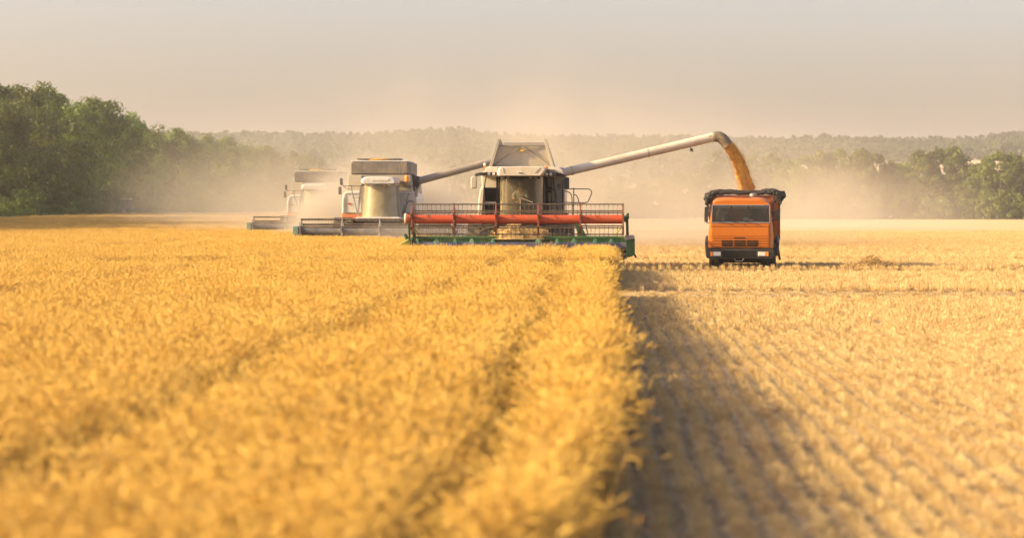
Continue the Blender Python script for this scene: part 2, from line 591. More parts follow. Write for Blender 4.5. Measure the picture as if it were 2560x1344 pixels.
def wheel(root, c, rad, w, lugs=22, matrim=None):
    """Tractor wheel with chevron lugs about an axle along x."""
    m = MB()
    m.lathe_x(c, [(-w / 2, rad * .62), (-w / 2, rad * .86), (-w * .42, rad * .95), (0, rad * .965), (w * .42, rad * .95), (w / 2, rad * .86), (w / 2, rad * .62)], 36)
    for k in range(lugs):
        for s in (-1, 1):
            a0 = 2 * math.pi * (k + (0 if s < 0 else .5)) / lugs
            a1 = a0 + .28
            q = []
            for a, xx in ((a0, s * w * .5), (a1, s * w * .02)):
                for da in (-.055, .055):
                    for rr in (.93, 1.0):
                        q.append((c[0] + xx, c[1] + rad * rr * math.cos(a + da), c[2] + rad * rr * math.sin(a + da)))
            m.add(q, [(0, 1, 3, 2), (4, 6, 7, 5), (0, 2, 6, 4), (1, 5, 7, 3), (0, 4, 5, 1), (2, 3, 7, 6)])
    ty = m.build('wheel', M['rubber'], root)
    m = MB()
    m.lathe_x(c, [(-w * .46, rad * .6), (-w * .36, rad * .62), (-w * .3, rad * .3), (-w * .34, .1), (w * .34, .1), (w * .3, rad * .3), (w * .36, rad * .62), (w * .46, rad * .6)], 28)
    m.build('rim', matrim or M['cream'], ty, smooth=True)
    return ty


def curved_screen(xl, xr, yf, ys, z0, z1, bot=0.0, n=20, thick=.02):
    """Curved windscreen: bulges from side depth ys to front depth yf; bot widens its foot."""
    m = MB()
    rings = []
    cx, hw = (xl + xr) / 2, (xr - xl) / 2
    for z, k in ((z0, 1 + bot), ((z0 + z1) / 2, 1 + bot * .5), (z1, 1.0)):
        ring = []
        for i in range(n + 1):
            t = math.pi * i / n
            e = .80
            cxx = math.copysign(abs(math.cos(t)) ** e, math.cos(t))
            ring.append((cx - hw * k * cxx, ys - (ys - yf) * math.sin(t) ** .9, z))
        inner = [(cx + (p[0] - cx) * (1 - thick), p[1] + thick, p[2]) for p in reversed(ring)]
        rings.append(ring + inner)
    m.loft(rings)
    return m


def rounded_box(c, sx, sy, sz, r, n=4):
    """Box with rounded upright edges as seen from the front (x, z)."""
    pts = []
    for qx, qz, a0 in ((1, 1, 0), (-1, 1, 90), (-1, -1, 180), (1, -1, 270)):
        for i in range(n + 1):
            a = R(a0 + 90 * i / n)
            pts.append((c[0] + qx * (sx / 2 - r) + r * math.cos(a), c[2] + qz * (sz / 2 - r) + r * math.sin(a)))
    return MB().prism(pts, c[1] - sy / 2, c[1] + sy / 2, .08, sy * .2)


def PX(pts, D):
    return [((q := P(a, b2, D)).x, q.z) for a, b2 in pts]


# --- the near combine
c1 = thing('combine_harvester', 'cream combine with a red reel and green header unloading grain into the orange truck', 'combine harvester', (X(1301, 84), 84.0, 0), 'combine harvesters cutting the wheat')
DR = 80.3
rx0, rx1 = X(1030, DR), X(1559, DR)
h1 = dict(tube=M['red'], bat=M['steel'], spider=M['darkred'], trough=M['green'], auger=M['augerblue'], flight=M['teal'])
hx0, hx1 = header(c1, rx0, rx1, DR, Z(548, DR), .50, h1, .148, .021, .50, [X(p, DR) for p in (1030.5, 1135, 1240, 1346, 1451, 1558)], 86)

m = MB()  # left end: drive drum
cc = P(1016, 547, DR)
m.lathe_x(cc, [(-.07, .10), (-.065, .175), (-.02, .19), (.0, .185)], 24)
drum = m.build('reel_drive_cover', M['cream'], c1, smooth=True)
m = MB(); m.lathe_x(cc, [(.002, .17), (.05, .17), (.06, .11), (.13, .11)], 20); m.lathe_x((cc.x + .09, cc.y, cc.z), [(-.01, .15), (.02, .15)], 18)
m.build('reel_drive_gear', M['stripe'], drum, smooth=True)
m = MB()
p = P(1024, 562, DR + .1)
m.bar((p.x, DR - .02, Z(560, DR)), (p.x, DR + .25, .62), .07)
m.bar((p.x + .02, DR, Z(548, DR)), (p.x + .05, DR + 1.7, 1.25), .08, .12)
m.build('reel_arm', M['green'], c1)
m = MB()
p = P(1568, 560, DR + .05)
m.bar((p.x, DR, Z(536, DR)), (p.x + .03, DR + .2, 1.0), .07)
m.bar((p.x - .01, DR, Z(548, DR)), (p.x + .02, DR + 1.7, 1.25), .08, .12)
m.lathe_x((p.x - .06, DR, Z(547, DR)), [(-.04, .11), (.02, .11)], 16)
m.lathe_x((p.x + .02, DR, Z(540, DR)), [(-.03, .10), (.04, .10)], 12)
m.build('reel_arm', M['green'], c1)
for pa, pb in ((1032, 1048), (1555, 1538)):  # stays under the reel ends
    MB().bar(P(pa, 566, DR + .6), P(pb, 587, DR + 1.2), .035).build('reel_stay', M['lime'], c1)

m = MB()  # left side sheet of the header with a pointed divider
m.side([(DR + .1, .42), (DR + 1.85, .42), (DR + 1.85, 1.24), (DR + 1.1, 1.14), (DR + .25, .95)], hx0 - .07, hx0 - .005)
sl_ = m.build('header_end_sheet', M['green'], c1)
m = MB()
b0 = P(1022, 605, DR + .25); tip = P(994, 617, DR - .9)
m.tube([b0, b0.lerp(tip, .45), b0.lerp(tip, .8), tip], [.11, .085, .05, .008], 10)
m.build('crop_divider', M['lime'], sl_, smooth=True)
m = MB()
q = P(1014, 589, DR + .3)
m.tube([q + Vector((-.03, 0, .07)), q, q + Vector((.05, .05, -.10)), q + Vector((.10, .1, -.22))], [.035, .06, .06, .03], 8)
m.build('divider_bracket', M['teal'], sl_, smooth=True)
m = MB()  # right side housing
m.prism(PX([(1565, 592), (1584, 591), (1587, 596), (1587, 634), (1580, 640), (1566, 643)], DR + .6), DR + .15, DR + 1.9, .04, .05)
sr_ = m.build('header_end_sheet', M['green'], c1, bevel=.01)
m = MB()
m.prism(PX([(1562, 588), (1585, 588), (1587, 596), (1563, 600)], DR + .5), DR + .1, DR + 1.7)
m.build('end_cover', M['grey'], sr_, bevel=.008)
m = MB()
m.bar(P(1559, 636, DR + .3), P(1560, 658, DR + .35), .035, .05)
m.prism(PX([(1532, 628), (1578, 634), (1578, 641), (1560, 645), (1536, 642)], DR + .5), DR + .2, DR + 1.4)
m.bar(P(1583, 630, DR + .3), P(1590, 643, DR + .2), .05, .04)
m.build('skid_shoe', M['black'], sr_)

# feeder house and chassis
cx1 = X(1301, 84)
m = MB()
m.side([(DR + 1.75, .56), (DR + 1.75, 1.12), (84.4, 1.75), (84.4, 1.0)], cx1 - .75, cx1 + .75)
m.build('feeder_house', M['darkgrey'], c1, bevel=.02)
m = MB()
m.box(X(1198, 85.2), X(1414, 85.2), 85.25, 90.2, 1.25, 2.0)
m.box(X(1235, 84), X(1370, 84), 83.6, 85.2, 1.55, 1.92)
m.build('chassis', M['void'], c1)
for pl, pr in ((1171, 1236), (1374, 1436)):
    xa, xb = X(pl, 84.6), X(pr, 84.6)
    wheel(c1, ((xa + xb) / 2, 84.6, .84), .84, xb - xa)
for sx_ in (-1, 1):
    wheel(c1, (cx1 + sx_ * 1.15, 89.2, .55), .55, .42, 18)

# body
body = MB()
zt, zb = Z(437, 85.3), Z(540, 85.3)
body.prism([(X(1203, 85.3), zb), (X(1205, 85.3), Z(470, 85.3)), (X(1203, 85.3), zt), (X(1412, 85.3), zt), (X(1412, 85.3), zb)], 85.32, 90.6)
body = body.build('body', M['cream'], c1, bevel=.03)
m = MB()
m.box(X(1211, 85), X(1244, 85), 85.14, 85.31, Z(537, 85), Z(468, 85))
m.build('radiator_screen', M['void'], body)
m = MB()
for a, b2, e in (((1209, 467), (1246, 467), .05), ((1209, 506), (1246, 506), .05), ((1210, 467), (1210, 537), .06)):
    m.bar(P(*a, 85.08), P(*b2, 85.08), e, e)
m.build('screen_frame', M['cream'], body)
m = MB()
m.prism(PX([(1196, 500), (1200, 476), (1204, 466), (1211, 466), (1210, 500), (1208, 540), (1194, 540)], 85), 84.95, 88, .05, .06)
m.build('side_panel', M['cream'], body, bevel=.03)
m = MB()
m.box(X(1368, 85), X(1411, 85), 85.2, 85.31, Z(538, 85), Z(439, 85))
gp = m.build('side_panel', M['grey'], body, bevel=.02)
m = MB(); q = P(1374, 474, 85.1)
m.tube([(q.x, 85.12, q.z), (q.x, 85.2, q.z)], .105, 18)
m.build('air_intake', M['void'], gp)
m = MB()
m.prism(PX([(1393, 459), (1403, 459), (1403, 467), (1398, 473), (1393, 467)], 85.1), 85.17, 85.2)
m.build('emblem', M['darkgrey'], gp)
m = MB()
for pts in ([(1379, 440), (1379, 538)], [(1406, 450), (1407, 538)], [(1382, 441), (1390, 500), (1396, 538)], [(1380, 472), (1388, 474), (1391, 490), (1391, 498), (1388, 503), (1366, 505)]):
    m.tube([P(a, b2, 85.12) for a, b2 in pts], .018, 6)
m.build('hose', M['black'], gp)
m = MB()
m.tube([P(1215, 442, 83.9), P(1211, 466, 83.9), P(1208, 500, 83.9), P(1205, 540, 83.9)], .02, 6)
m.build('hose', M['black'], c1)

# deck and hopper on top
m = MB()
m.prism(PX([(1212, 425), (1217, 420), (1226, 417), (1388, 418), (1408, 424), (1412, 440), (1206, 440)], 85.2), 84.7, 90.3, .01, .03)
m.build('tank_deck', M['cream'], c1, bevel=.03)
tank = MB()
DT = 85.35
bl, br_ = X(1227, DT), X(1382, DT)
tl_, tr_ = X(1250, DT), X(1361, DT)
z0t, z1t = Z(419, DT), Z(364, DT)
tx0, tx1 = bl + (tl_ - bl) * .77, br_ + (tr_ - br_) * .77
mid = ((tx0 + tx1) / 2)
tank.add([(bl, DT, z0t), (br_, DT, z0t), (tx1, DT - .10, z1t), (mid, DT - .03, z1t - .02), (tx0, DT - .10, z1t), (mid, DT + .10, z0t)], [(0, 5, 3, 4), (5, 1, 2, 3)])
tank.add([(bl, DT + .03, z0t), (br_, DT + .03, z0t), (tx1, DT - .07, z1t), (mid, DT, z1t - .02), (tx0, DT - .07, z1t), (mid, DT + .13, z0t)], [(0, 4, 3, 5), (5, 3, 2, 1)])
tank = tank.build('grain_tank', M['grey'], c1)
MB().loft([[(bl, DT + 3.2, z0t), (br_, DT + 3.2, z0t), (tr_, DT + 3.2, z1t + .2), (tl_, DT + 3.2, z1t + .2)], [(bl, DT + 3.24, z0t), (br_, DT + 3.24, z0t), (tr_, DT + 3.24, z1t + .2), (tl_, DT + 3.24, z1t + .2)]]).build('tank_back_wall', M['grey'], tank)
for xb_, xt_, s in ((bl, tl_, 1), (br_, tr_, -1)):
    m = MB()
    zt2 = Z(347, DT)
    w = .05
    m.loft([[(xb_ - s * .06, DT - .2, z0t), (xb_ + s * .05, DT - .2, z0t), (xb_ + s * .05, DT + 3.2, z0t), (xb_ - s * .06, DT + 3.2, z0t)],
            [(xt_ - s * .08, DT - .2, zt2), (xt_ + s * .03, DT - .2, zt2), (xt_ + s * .03, DT + 3.2, zt2 - .25), (xt_ - s * .08, DT + 3.2, zt2 - .25)]])
    m.build('tank_side_board', M['beige'] if s < 0 else M['grey'], tank, bevel=.01)
m = MB()
m.bar(P(1288, 376, DT - .12), P(1301, 366, DT - .12), .04, .04)
m.bar(P(1310, 366, DT - .12), P(1322, 376, DT - .12), .04, .04)
m.bar(P(1249, 364.5, DT - .12), P(1363, 364.5, DT - .12), .03, .03)
m.tube([P(1228, 417, DT - .06), P(1297, 368, DT - .1)], .012, 4)
m.tube([P(1381, 417, DT - .06), P(1314, 368, DT - .1)], .012, 4)
m.build('tank_stiffener', M['darkgrey'], tank)
m = MB()
q = P(1304, 373, DT - .1)
m.prism([(q.x - .07, q.z - .07), (q.x + .07, q.z - .07), (q.x, q.z + .07)], DT - .115, DT - .105)
ws = m.build('warning_sign', M['yellow'], tank)
m = MB()
m.prism([(q.x - .012, q.z - .03), (q.x + .012, q.z - .03), (q.x, q.z + .035)], DT - .12, DT - .116)
m.build('warning_mark', M['black'], ws)

# cab
cab = MB()
D0 = 82.9
cab.box(X(1250, 83.5), X(1355, 83.5), 83.2, 84.9, 1.86, 1.94)
cab.box(X(1250, 84.9), X(1368, 84.9), 84.82, 84.9, 1.9, Z(441, 84.9))
cab.box(X(1247, 83.6), X(1252, 83.6), 83.55, 83.66, 1.9, Z(440, 83.6))
cab.box(X(1356, 83.6), X(1361, 83.6), 83.55, 83.66, 1.9, Z(440, 83.6))
cab.box(X(1365, 84.7), X(1371, 84.7), 84.6, 84.8, 1.7, Z(440, 84.7))
cab.box(X(1241, 84.5), X(1246.5, 84.5), 84.3, 84.5, 1.7, Z(440, 84.5))
cab = cab.build('cab', M['void'], c1, bevel=.01)
m = curved_screen(X(1248, D0), X(1357, D0), D0, 83.6, Z(545, D0), Z(441, D0))
m.build('windshield', M['glass'], cab, smooth=True)
m = MB()
m.box(X(1361, 84) - .01, X(1361, 84) + .01, 83.68, 84.6, 1.95, Z(441, 84))
m.build('door_glass', M['glass'], cab)
m = MB()
m.tube([P(1357, 441, 83.5), P(1361, 500, 83.5), P(1362, 542, 83.5)], .028, 6)
m.tube([P(1366, 475, 84), P(1384, 473, 84), P(1389, 482, 84), P(1390, 500, 84)], .014, 6)
m.build('door_frame', M['black'], cab)
m = MB()
m.box(X(1277, 84), X(1325, 84), 84.2, 84.35, 2.1, 2.95)
m.box(X(1277, 84), X(1325, 84), 83.8, 84.3, 2.05, 2.2)
m.build('seat', M['black'], cab, bevel=.04)
m = MB()
m.tube([P(1299, 491, 83.15), P(1299, 542, 83.15)], .018, 6)
m.tube([P(1299, 492, 83.4), P(1315, 520, 83.3)], .02, 6)
m.build('steering_column', M['black'], cab)
m = MB()
m.bar(P(1300, 494, D0 - .02), P(1301, 540, D0 - .02), .025, .02)
m.bar(P(1303, 495, D0 - .02), P(1332, 506, D0 - .02), .02, .02)
m.build('wiper', M['beige'], cab)

roof = MB()
rp = [(1244, 437), (1247, 440.5), (1352, 440.5), (1358, 437), (1368, 422), (1362, 417.5), (1340, 416), (1300, 415.5), (1260, 416.5), (1250, 418), (1245, 424)]
roof.prism(PX(rp, 82.7), 82.5, 85.2, .06, .10)
roof = roof.build('cab_roof', M['cream'], c1, bevel=.02)
for a, b2 in (((1258, 419), (1260, 432)), ((1352, 419), (1338, 432))):
    MB().tube([P(*a, 82.5), P(*b2, 82.49)], .010, 4).build('roof_seam', M['darkgrey'], roof)
m = MB(); q = P(1300, 431, 82.48); m.ell(q, .085, .012, .035)
em = m.build('roof_emblem', M['white'], roof, smooth=True)
m = MB(); m.box(q.x - .05, q.x + .0, q.y - .016, q.y - .010, q.z - .018, q.z + .008); m.box(q.x + .01, q.x + .05, q.y - .016, q.y - .010, q.z - .018, q.z - .004)
m.build('emblem_mark', M['green'], em)
m = MB()
m.box(X(1250, 82.9), X(1350, 82.9), 82.75, 83.3, Z(447, 82.9), Z(441, 82.9))
m.build('visor', M['void'], roof)
for px_ in (1257, 1270, 1326, 1339):
    m = MB(); q = P(px_, 444, 82.7); m.box(q.x - .055, q.x + .055, 82.69, 82.76, q.z - .035, q.z + .03)
    m.build('work_light', M['darkgrey'], roof, bevel=.01)
for side_, poly, lights, mt in (('l', [(1214, 421), (1222, 418), (1246, 418), (1246, 441), (1217, 441), (1213, 432)], ((1222, 434.5), (1234, 434.5)), M['cream']),
                                ('r', [(1360, 428), (1368, 423), (1388, 424), (1390, 438), (1384, 442), (1358, 441)], ((1367, 435), (1377, 435)), M['darkgrey'])):
    m = MB(); m.prism(PX(poly, 83.4), 83.2, 84.9, .03, .05)
    pod = m.build('light_pod', mt, c1, bevel=.02)
    m = MB(); a, b2 = lights
    m.box(X(a[0] - 7, 83.2), X(b2[0] + 7, 83.2), 83.16, 83.22, Z(439, 83.2), Z(430, 83.2))
    m.build('lamp_housing', M['black'], pod, bevel=.02)
    for l in lights:
        m = MB(); q = P(*l, 83.14); m.tube([q, q + Vector((0, .05, 0))], .052, 16)
        m.build('work_light', M['lamp'], pod)
for pts, D_, c, arm in ((None, 83.1, (1184.5, 456), [(1188, 440), (1189, 436), (1200, 434), (1216, 433)]), (None, 83.4, (1416, 458), [(1413, 442), (1411, 438), (1400, 435), (1386, 434)])):
    q = P(*c, D_)
    mm = rounded_box(q, .20, .14, .42, .06).build('mirror', M['beige'] if c[0] < 1300 else M['black'], c1, smooth=True, bevel=.02)
    m = MB(); m.tube([P(a, b2, D_) for a, b2 in arm], [.025, .03, .035, .05], 8)
    m.tube([P(a, b2 + 4, D_ + .1) for a, b2 in arm[1:]], .02, 6)
    m.build('mirror_arm', M['black'], mm)
m = MB(); q = P(1365, 424, 83.3); m.tube([q + Vector((0, 0, -.03)), q + Vector((0, 0, .06)), q + Vector((0, 0, .1)), q + Vector((0, 0, .12))], [.075, .075, .06, .03], 14)
m.build('beacon', M['amber'], c1, smooth=True)
m = MB(); q = P(1210, 419, 84.6); m.bar(q + Vector((0, 0, -.12)), q + Vector((.02, 0, .06)), .06, .06)
mk = m.build('marker_light', M['stripe'], c1)
m = MB(); q = P(1212, 412, 84.6); m.ell(q, .05, .04, .07); m.build('marker_lens', M['lamp'], mk, smooth=True)

# unloading auger
DA = 86.6
m = MB()
a, b2 = P(1408, 431.5, DA), P(1785, 342.5, 87.6)
m.tube([a, a.lerp(b2, .55), b2], [.150, .160, .168], 24)
aug = m.build('unloading_auger', M['cream'], c1, smooth=True)
for t, r_ in ((.05, .165), (.553, .167), (.985, .178)):
    MB().tube([a.lerp(b2, t), a.lerp(b2, t + .012)], r_, 24).build('tube_collar', M['beige'], aug, smooth=True)
m = MB()
m.tube([P(1396, 436, DA), P(1404, 433, DA), P(1412, 430, DA)], [.20, .21, .17], 16)
m.box(X(1398, DA), X(1412, DA), DA - .15, DA + .2, Z(450, DA), Z(432, DA))
m.build('auger_hinge', M['grey'], aug, bevel=.01)
m = MB()
pts = [P(1783, 343, 87.6), P(1790, 341.5, 87.6), P(1798, 342, 87.6), P(1806, 347, 87.6), P(1813, 354.5, 87.6), P(1820.5, 363.5, 87.6)]
m.tube(pts, [.175, .19, .20, .205, .20, .195], 20, caps=False)
m.build('spout', M['spout'], aug, smooth=True)
m = MB(); q = P(1729, 374, 87.4); m.box(q.x - .05, q.x + .04, q.y - .04, q.y + .04, q.z - .06, q.z + .05); m.tube([P(1722, 366, 87.4), P(1727, 370, 87.4)], .012, 6); m.bar(q + Vector((.03, 0, -.02)), q + Vector((.06, 0, -.09)), .03)
m.build('auger_lamp', M['black'], aug)
m = MB(); q = P(1775.5, 340.5, 87.42)
dd = (b2 - a).normalized(); uu = Vector((-dd.z, 0, dd.x))
ring = [q + dd * (.065 * math.cos(t)) + uu * (.032 * math.sin(t)) for t in [k * math.pi / 6 for k in range(12)]]
m.loft([[p_ + Vector((0, -.012, 0)) for p_ in ring], [p_ + Vector((0, .03, 0)) for p_ in ring]])
m.build('auger_sticker', M['yellow'], aug)

# railing, ladder
m = MB()
for pts in ([(1412, 472), (1468, 472), (1475, 473.5), (1479, 478), (1479, 484), (1472, 500), (1468, 505), (1462, 507), (1412, 506)], [(1434.5, 469), (1434, 540)],
            [(1410, 477), (1420, 479), (1427, 484), (1430, 494), (1431, 540)], [(1434, 486), (1441, 488), (1445, 496), (1450, 515), (1457, 545)]):
    m.tube([P(a, b2, 85.0) for a, b2 in pts], .019, 8)
m.build('railing', M['rail'], c1, smooth=True)
m = MB()
m.prism(PX([(1434, 556), (1448, 557), (1455, 566), (1462, 582), (1470, 597), (1446, 597), (1443, 580), (1438, 566)], 83.3), 83.2, 83.5)
m.build('step_guard', M['green'], c1)
m = MB()
m.tube([P(a, b2, 83.1) for a, b2 in ((1450, 556), (1460, 557), (1465, 562), (1469, 580), (1471, 598))], .02, 6)
m.build('ladder', M['green'], c1)

# cut straw lying where the crop is fed in
def straw_mound(name, cx, cy, base, lx, ly, hh, n, seed, label, cat):
    r2 = np.random.default_rng(seed)
    nx, ny = 40, 14
    gx, gy = np.meshgrid(np.linspace(-1, 1, nx), np.linspace(-1, 1, ny))
    rr = gx ** 2 + gy ** 2
    zz = np.clip(1 - rr, 0, 1) ** .6 * (1 + .25 * np.sin(gx * 6 + seed) + .18 * np.cos(gy * 5 + gx * 9)) * hh
    v = np.stack([gx.ravel() * lx, gy.ravel() * ly, zz.ravel() - .02], 1)
    i = (np.arange(ny - 1)[:, None] * nx + np.arange(nx - 1)[None, :]).ravel()
    q = np.stack([i, i + 1, i + nx + 1, i + nx], 1)
    # loose straws all over it
    u = r2.uniform(-1, 1, (n, 2)); u = u[(u ** 2).sum(1) < 1]
    n = len(u)
    hz_ = np.clip(1 - (u ** 2).sum(1), 0, 1) ** .6 * (1 + .25 * np.sin(u[:, 0] * 6 + seed) + .18 * np.cos(u[:, 1] * 5 + u[:, 0] * 9)) * hh
    c = np.stack([u[:, 0] * lx, u[:, 1] * ly, hz_ + .01], 1)
    d = r2.normal(size=(n, 3)); d[:, 2] *= .55; d /= np.linalg.norm(d, axis=1)[:, None]
    w = np.cross(d, r2.normal(size=(n, 3))); w /= np.linalg.norm(w, axis=1)[:, None]
    L = r2.uniform(.05, .16, n)[:, None]
    w = w * .006
    sv = np.stack([c - d * L - w, c + d * L - w, c + d * L + w, c - d * L + w], 1).reshape(-1, 3)
    sq = np.arange(4 * n).reshape(n, 4) + len(v)
    o = npmesh(name, np.concatenate([v, sv]), np.concatenate([q, sq]), M['straw'])
    o.location = (cx, cy, base)
    return tag(o, label, cat)


q = P(1300, 590, 82.4)
straw_mound('straw_heap', q.x, 82.2, q.z - .08, 1.05, .4, .36, 2600, 3, 'heap of cut wheat lying behind the red reel below the cab of the cream combine', 'straw heap')


# --- the two white combines behind
c2 = thing('combine_harvester', 'white combine with grey box tank and dusty wraparound cab, just left of the cream one', 'combine harvester', (X(948, 112), 112.0, 0), 'combine harvesters cutting the wheat')
D2 = 107.9
rx0, rx1 = X(752, D2), X(752, D2) + 6.95
h2 = dict(tube=M['reelgrey'], bat=M['steel'], spider=M['grey'], trough=M['grey'], auger=M['augerblue'], flight=M['grey'])
header(c2, rx0, rx1, D2, Z(580, D2), .57, h2, .17, .046, .18, [X(p, D2) for p in (753, 856, 950, 1044, 1130)], 84)
m = rounded_box(P(742, 579, D2), .27, 1.0, .50, .05)
m.build('reel_drive_cover', M['cover'], c2, smooth=True, bevel=.02)
m = MB()
q = P(751, 590, D2)
m.bar((q.x - .02, D2 + .1, Z(556, D2)), (q.x - .02, D2 + .3, .4), .09)
m.side([(D2 + .1, .1), (D2 + 1.85, .1), (D2 + 1.85, 1.0), (D2 + .3, .6)], q.x - .2, q.x - .12)
m.build('header_end_sheet', M['grey'], c2)
m = MB()
m.side([(D2 + .1, .1), (D2 + 1.85, .1), (D2 + 1.85, 1.0), (D2 + .3, .6)], rx1 + .1, rx1 + .2)
m.build('header_end_sheet', M['grey'], c2)
cx2 = X(948, 111)
DB = 112.4
m = MB(); m.side([(D2 + 1.7, .2), (D2 + 1.7, 1.0), (112, 1.7), (112, .8)], cx2 - .75, cx2 + .75); m.build('feeder_house', M['darkgrey'], c2, bevel=.02)
m = MB(); m.box(X(862, DB), X(1034, DB), DB + .2, DB + 6, .9, 1.7); m.build('chassis', M['void'], c2)
body = MB(); body.prism(PX([(868, 480), (872, 437), (1026, 437), (1030, 480), (1034, 552), (862, 552)], DB + .3), DB + .3, DB + 6.5)
body = body.build('body', M['grey'], c2, bevel=.04)
m = MB(); m.prism(PX([(871, 437), (904, 437), (904, 480), (866, 480)], DB), DB + .1, DB + .28); m.build('lit_body_panel', M['beige'], body, bevel=.02)  # beige tone paints in the sunlit left part of the grey body
for poly in ([(855, 500), (858, 485), (866, 478.5), (878, 477), (905, 477), (905, 534), (855, 534)], [(994, 480), (1030, 480), (1038, 484), (1042, 496), (1042, 534), (994, 534)]):
    m = MB(); m.prism(PX(poly, DB), DB - .05, DB + 4.5, .03, .06)
    w_ = m.build('side_panel', M['white'], body, bevel=.03)
    xs_ = [p_[0] for p_ in poly]; xa, xb = min(xs_), max(xs_)
    m = MB(); m.prism(PX([(xa, 534.3), (xb, 534.3), (xb, 551), (xa, 551)], DB), DB - .05, DB + 4.5, .02, .04)
    m.build('stripe_panel', M['stripe'], body, bevel=.02)
    m = MB()
    m.tube([P(a, b2, DB - .07) for a, b2 in ((xa + 8, 532), (xa + 8, 484), (xb - 4, 484))], .014, 6)
    m.tube([P(a, b2, DB - .07) for a, b2 in ((xa + 4, 532), (xa + 5, 494))], .016, 6)
    m.tube([P(a, b2, DB - .07) for a, b2 in ((xa + 8, 531), (xb - 2, 531))], .012, 6)
    m.build('panel_seam', M['grey'], w_)
m = MB()
zq = P(873, 509, DB - .06)
m.box(zq.x - .09, zq.x + .09, DB - .075, DB - .055, zq.z - .028, zq.z + .028)
m.build('name_badge', M['red'], body)
m = MB()
pts = [(1012, 534), (1016, 512), (1021, 503), (1029, 501), (1036, 506)]
m.tube([P(a, b2, DB - .08) for a, b2 in pts], .022, 6)
m.tube([P(1017, 505, DB - .09), P(1008, 534, DB - .09)], .02, 6)
m.tube([P(1022, 482, DB - .3), P(1011, 520, DB - .3), P(1004, 540, DB - .3)], .026, 6)
m.build('hose', M['rail'], body)
for pl, pr in ((838, 882), (1014, 1058)):
    xa, xb = X(pl, 112.2), X(pr, 112.2)
    wheel(c2, ((xa + xb) / 2, 112.0, .88), .88, xb - xa, 22, M['white'])
for sx_ in (-1, 1):
    wheel(c2, (cx2 + sx_ * 1.2, 117.6, .6), .6, .45, 18, M['white'])
tank = rounded_box((X(949, DB + .4), DB + 2.5, (Z(404, DB + .4) + Z(436, DB + .4)) / 2), X(1025, DB + .4) - X(873, DB + .4), 4.4, Z(404, DB + .4) - Z(436, DB + .4), .07)
tank = tank.build('grain_tank', M['darkgrey'], c2, bevel=.02)
m = MB(); m.box(X(878, DB + .5), X(1020, DB + .5), DB + .6, DB + 4.3, Z(404, DB + .5) + .003, Z(400.5, DB + .5)); m.build('tank_rim', M['white'], tank, bevel=.02)
m = MB(); m.box(X(891, DB + 1), X(998, DB + 1), DB + 1.3, DB + 3.4, Z(398.5, DB + 1), Z(395, DB + 1)); m.build('tank_cover', M['darkgrey'], tank)
m = MB(); q = P(948, 399, DB + 1.2); m.ell(q, .5, .4, .045); m.build('grain_fill', M['grain'], tank, smooth=True)
m = MB(); m.tube([P(1006, 434, DB), P(1010, 422, DB), P(1014, 406, DB)], .012, 5); m.tube([P(999, 440, DB), P(999, 415, DB)], .012, 5); m.build('antenna', M['rail'], tank)
m = MB(); m.box(X(999, DB), X(1021, DB), DB - .05, DB + .28, Z(463, DB), Z(452, DB)); gr = m.build('cooling_grille', M['yellowgrille'], c2)
m = MB()
for k in range(6):
    xx = X(1001 + 3.6 * k, DB); m.box(xx - .012, xx + .012, DB - .065, DB - .05, Z(462, DB), Z(453, DB))
m.build('grille_bar', M['darkgrey'], gr)
m = MB(); q = P(1017, 446, DB - .2); m.tube([q + Vector((0, 0, -.13)), q + Vector((0, 0, .12)), q + Vector((0, 0, .14))], [.10, .09, .06], 14); bc = m.build('beacon', M['amber'], c2, smooth=True)
m = MB(); m.tube([q + Vector((0, 0, -.25)), q + Vector((0, 0, -.135))], .04, 8); m.build('beacon_stem', M['rail'], bc)

Dc = 110.6
cab = MB()
cab.box(X(897, 111.4), X(998, 111.4), 110.9, 112.3, Z(546, Dc), Z(543, Dc))
cab.box(X(903, 112.3), X(994, 112.3), 112.2, 112.28, Z(546, Dc), Z(464, Dc))
cab = cab.build('cab', M['grey'], c2)
m = curved_screen(X(905, Dc), X(992, Dc), Dc, 111.7, Z(543, Dc), Z(462, Dc), .19); m.build('windshield', M['glass_light'], cab, smooth=True)
m = MB(); m.prism(PX([(890, 545), (895, 542.5), (1000, 542.5), (1004, 545), (1004, 552), (890, 552)], Dc), Dc - .25, 112.3, .02, .05); m.build('cab_sill', M['white'], cab, bevel=.03)
for a, b2 in (((903, 464), (894, 541)), ((995, 464), (1003, 541))):
    MB().bar(P(*a, 111.2), P(*b2, 111.2), .09, .05).build('cab_pillar', M['grey'], cab)
rf = MB()
rp = [(903, 456), (905, 447), (912, 443), (925, 441.5), (975, 441.5), (986, 444), (992, 449), (993, 458), (988, 461), (908, 461)]
rf.prism(PX(rp, Dc), Dc - .35, 112.4, .10, .22)
rf = rf.build('cab_roof', M['white'], c2, smooth=True, bevel=.03)
m = MB(); m.prism(PX([(925, 446), (975, 446), (972, 453), (930, 453)], Dc - .3), Dc - .37, Dc - .33, .1, .02); m.build('roof_visor', M['white'], rf, bevel=.01)
for px_ in (922, 934, 961, 974):
    m = MB(); q = P(px_, 462.3, Dc - .1); m.box(q.x - .075, q.x + .075, Dc - .16, Dc - .05, q.z - .03, q.z + .025); m.build('work_light', M['lamp'], rf, bevel=.01)
m = MB(); m.box(X(934, 111.6), X(962, 111.6), 112, 112.14, 1.9, 2.9); m.box(X(934, 111.6), X(962, 111.6), 111.55, 112.1, 1.9, 2.05); m.build('seat', M['black'], cab, bevel=.04)
m = MB(); m.tube([P(956, 520, 111.1), P(954, 540, 111.1)], .03, 6); m.tube([P(946, 517, 111.2), P(964, 519, 111.1)], .02, 6); m.build('steering_wheel', M['black'], cab)
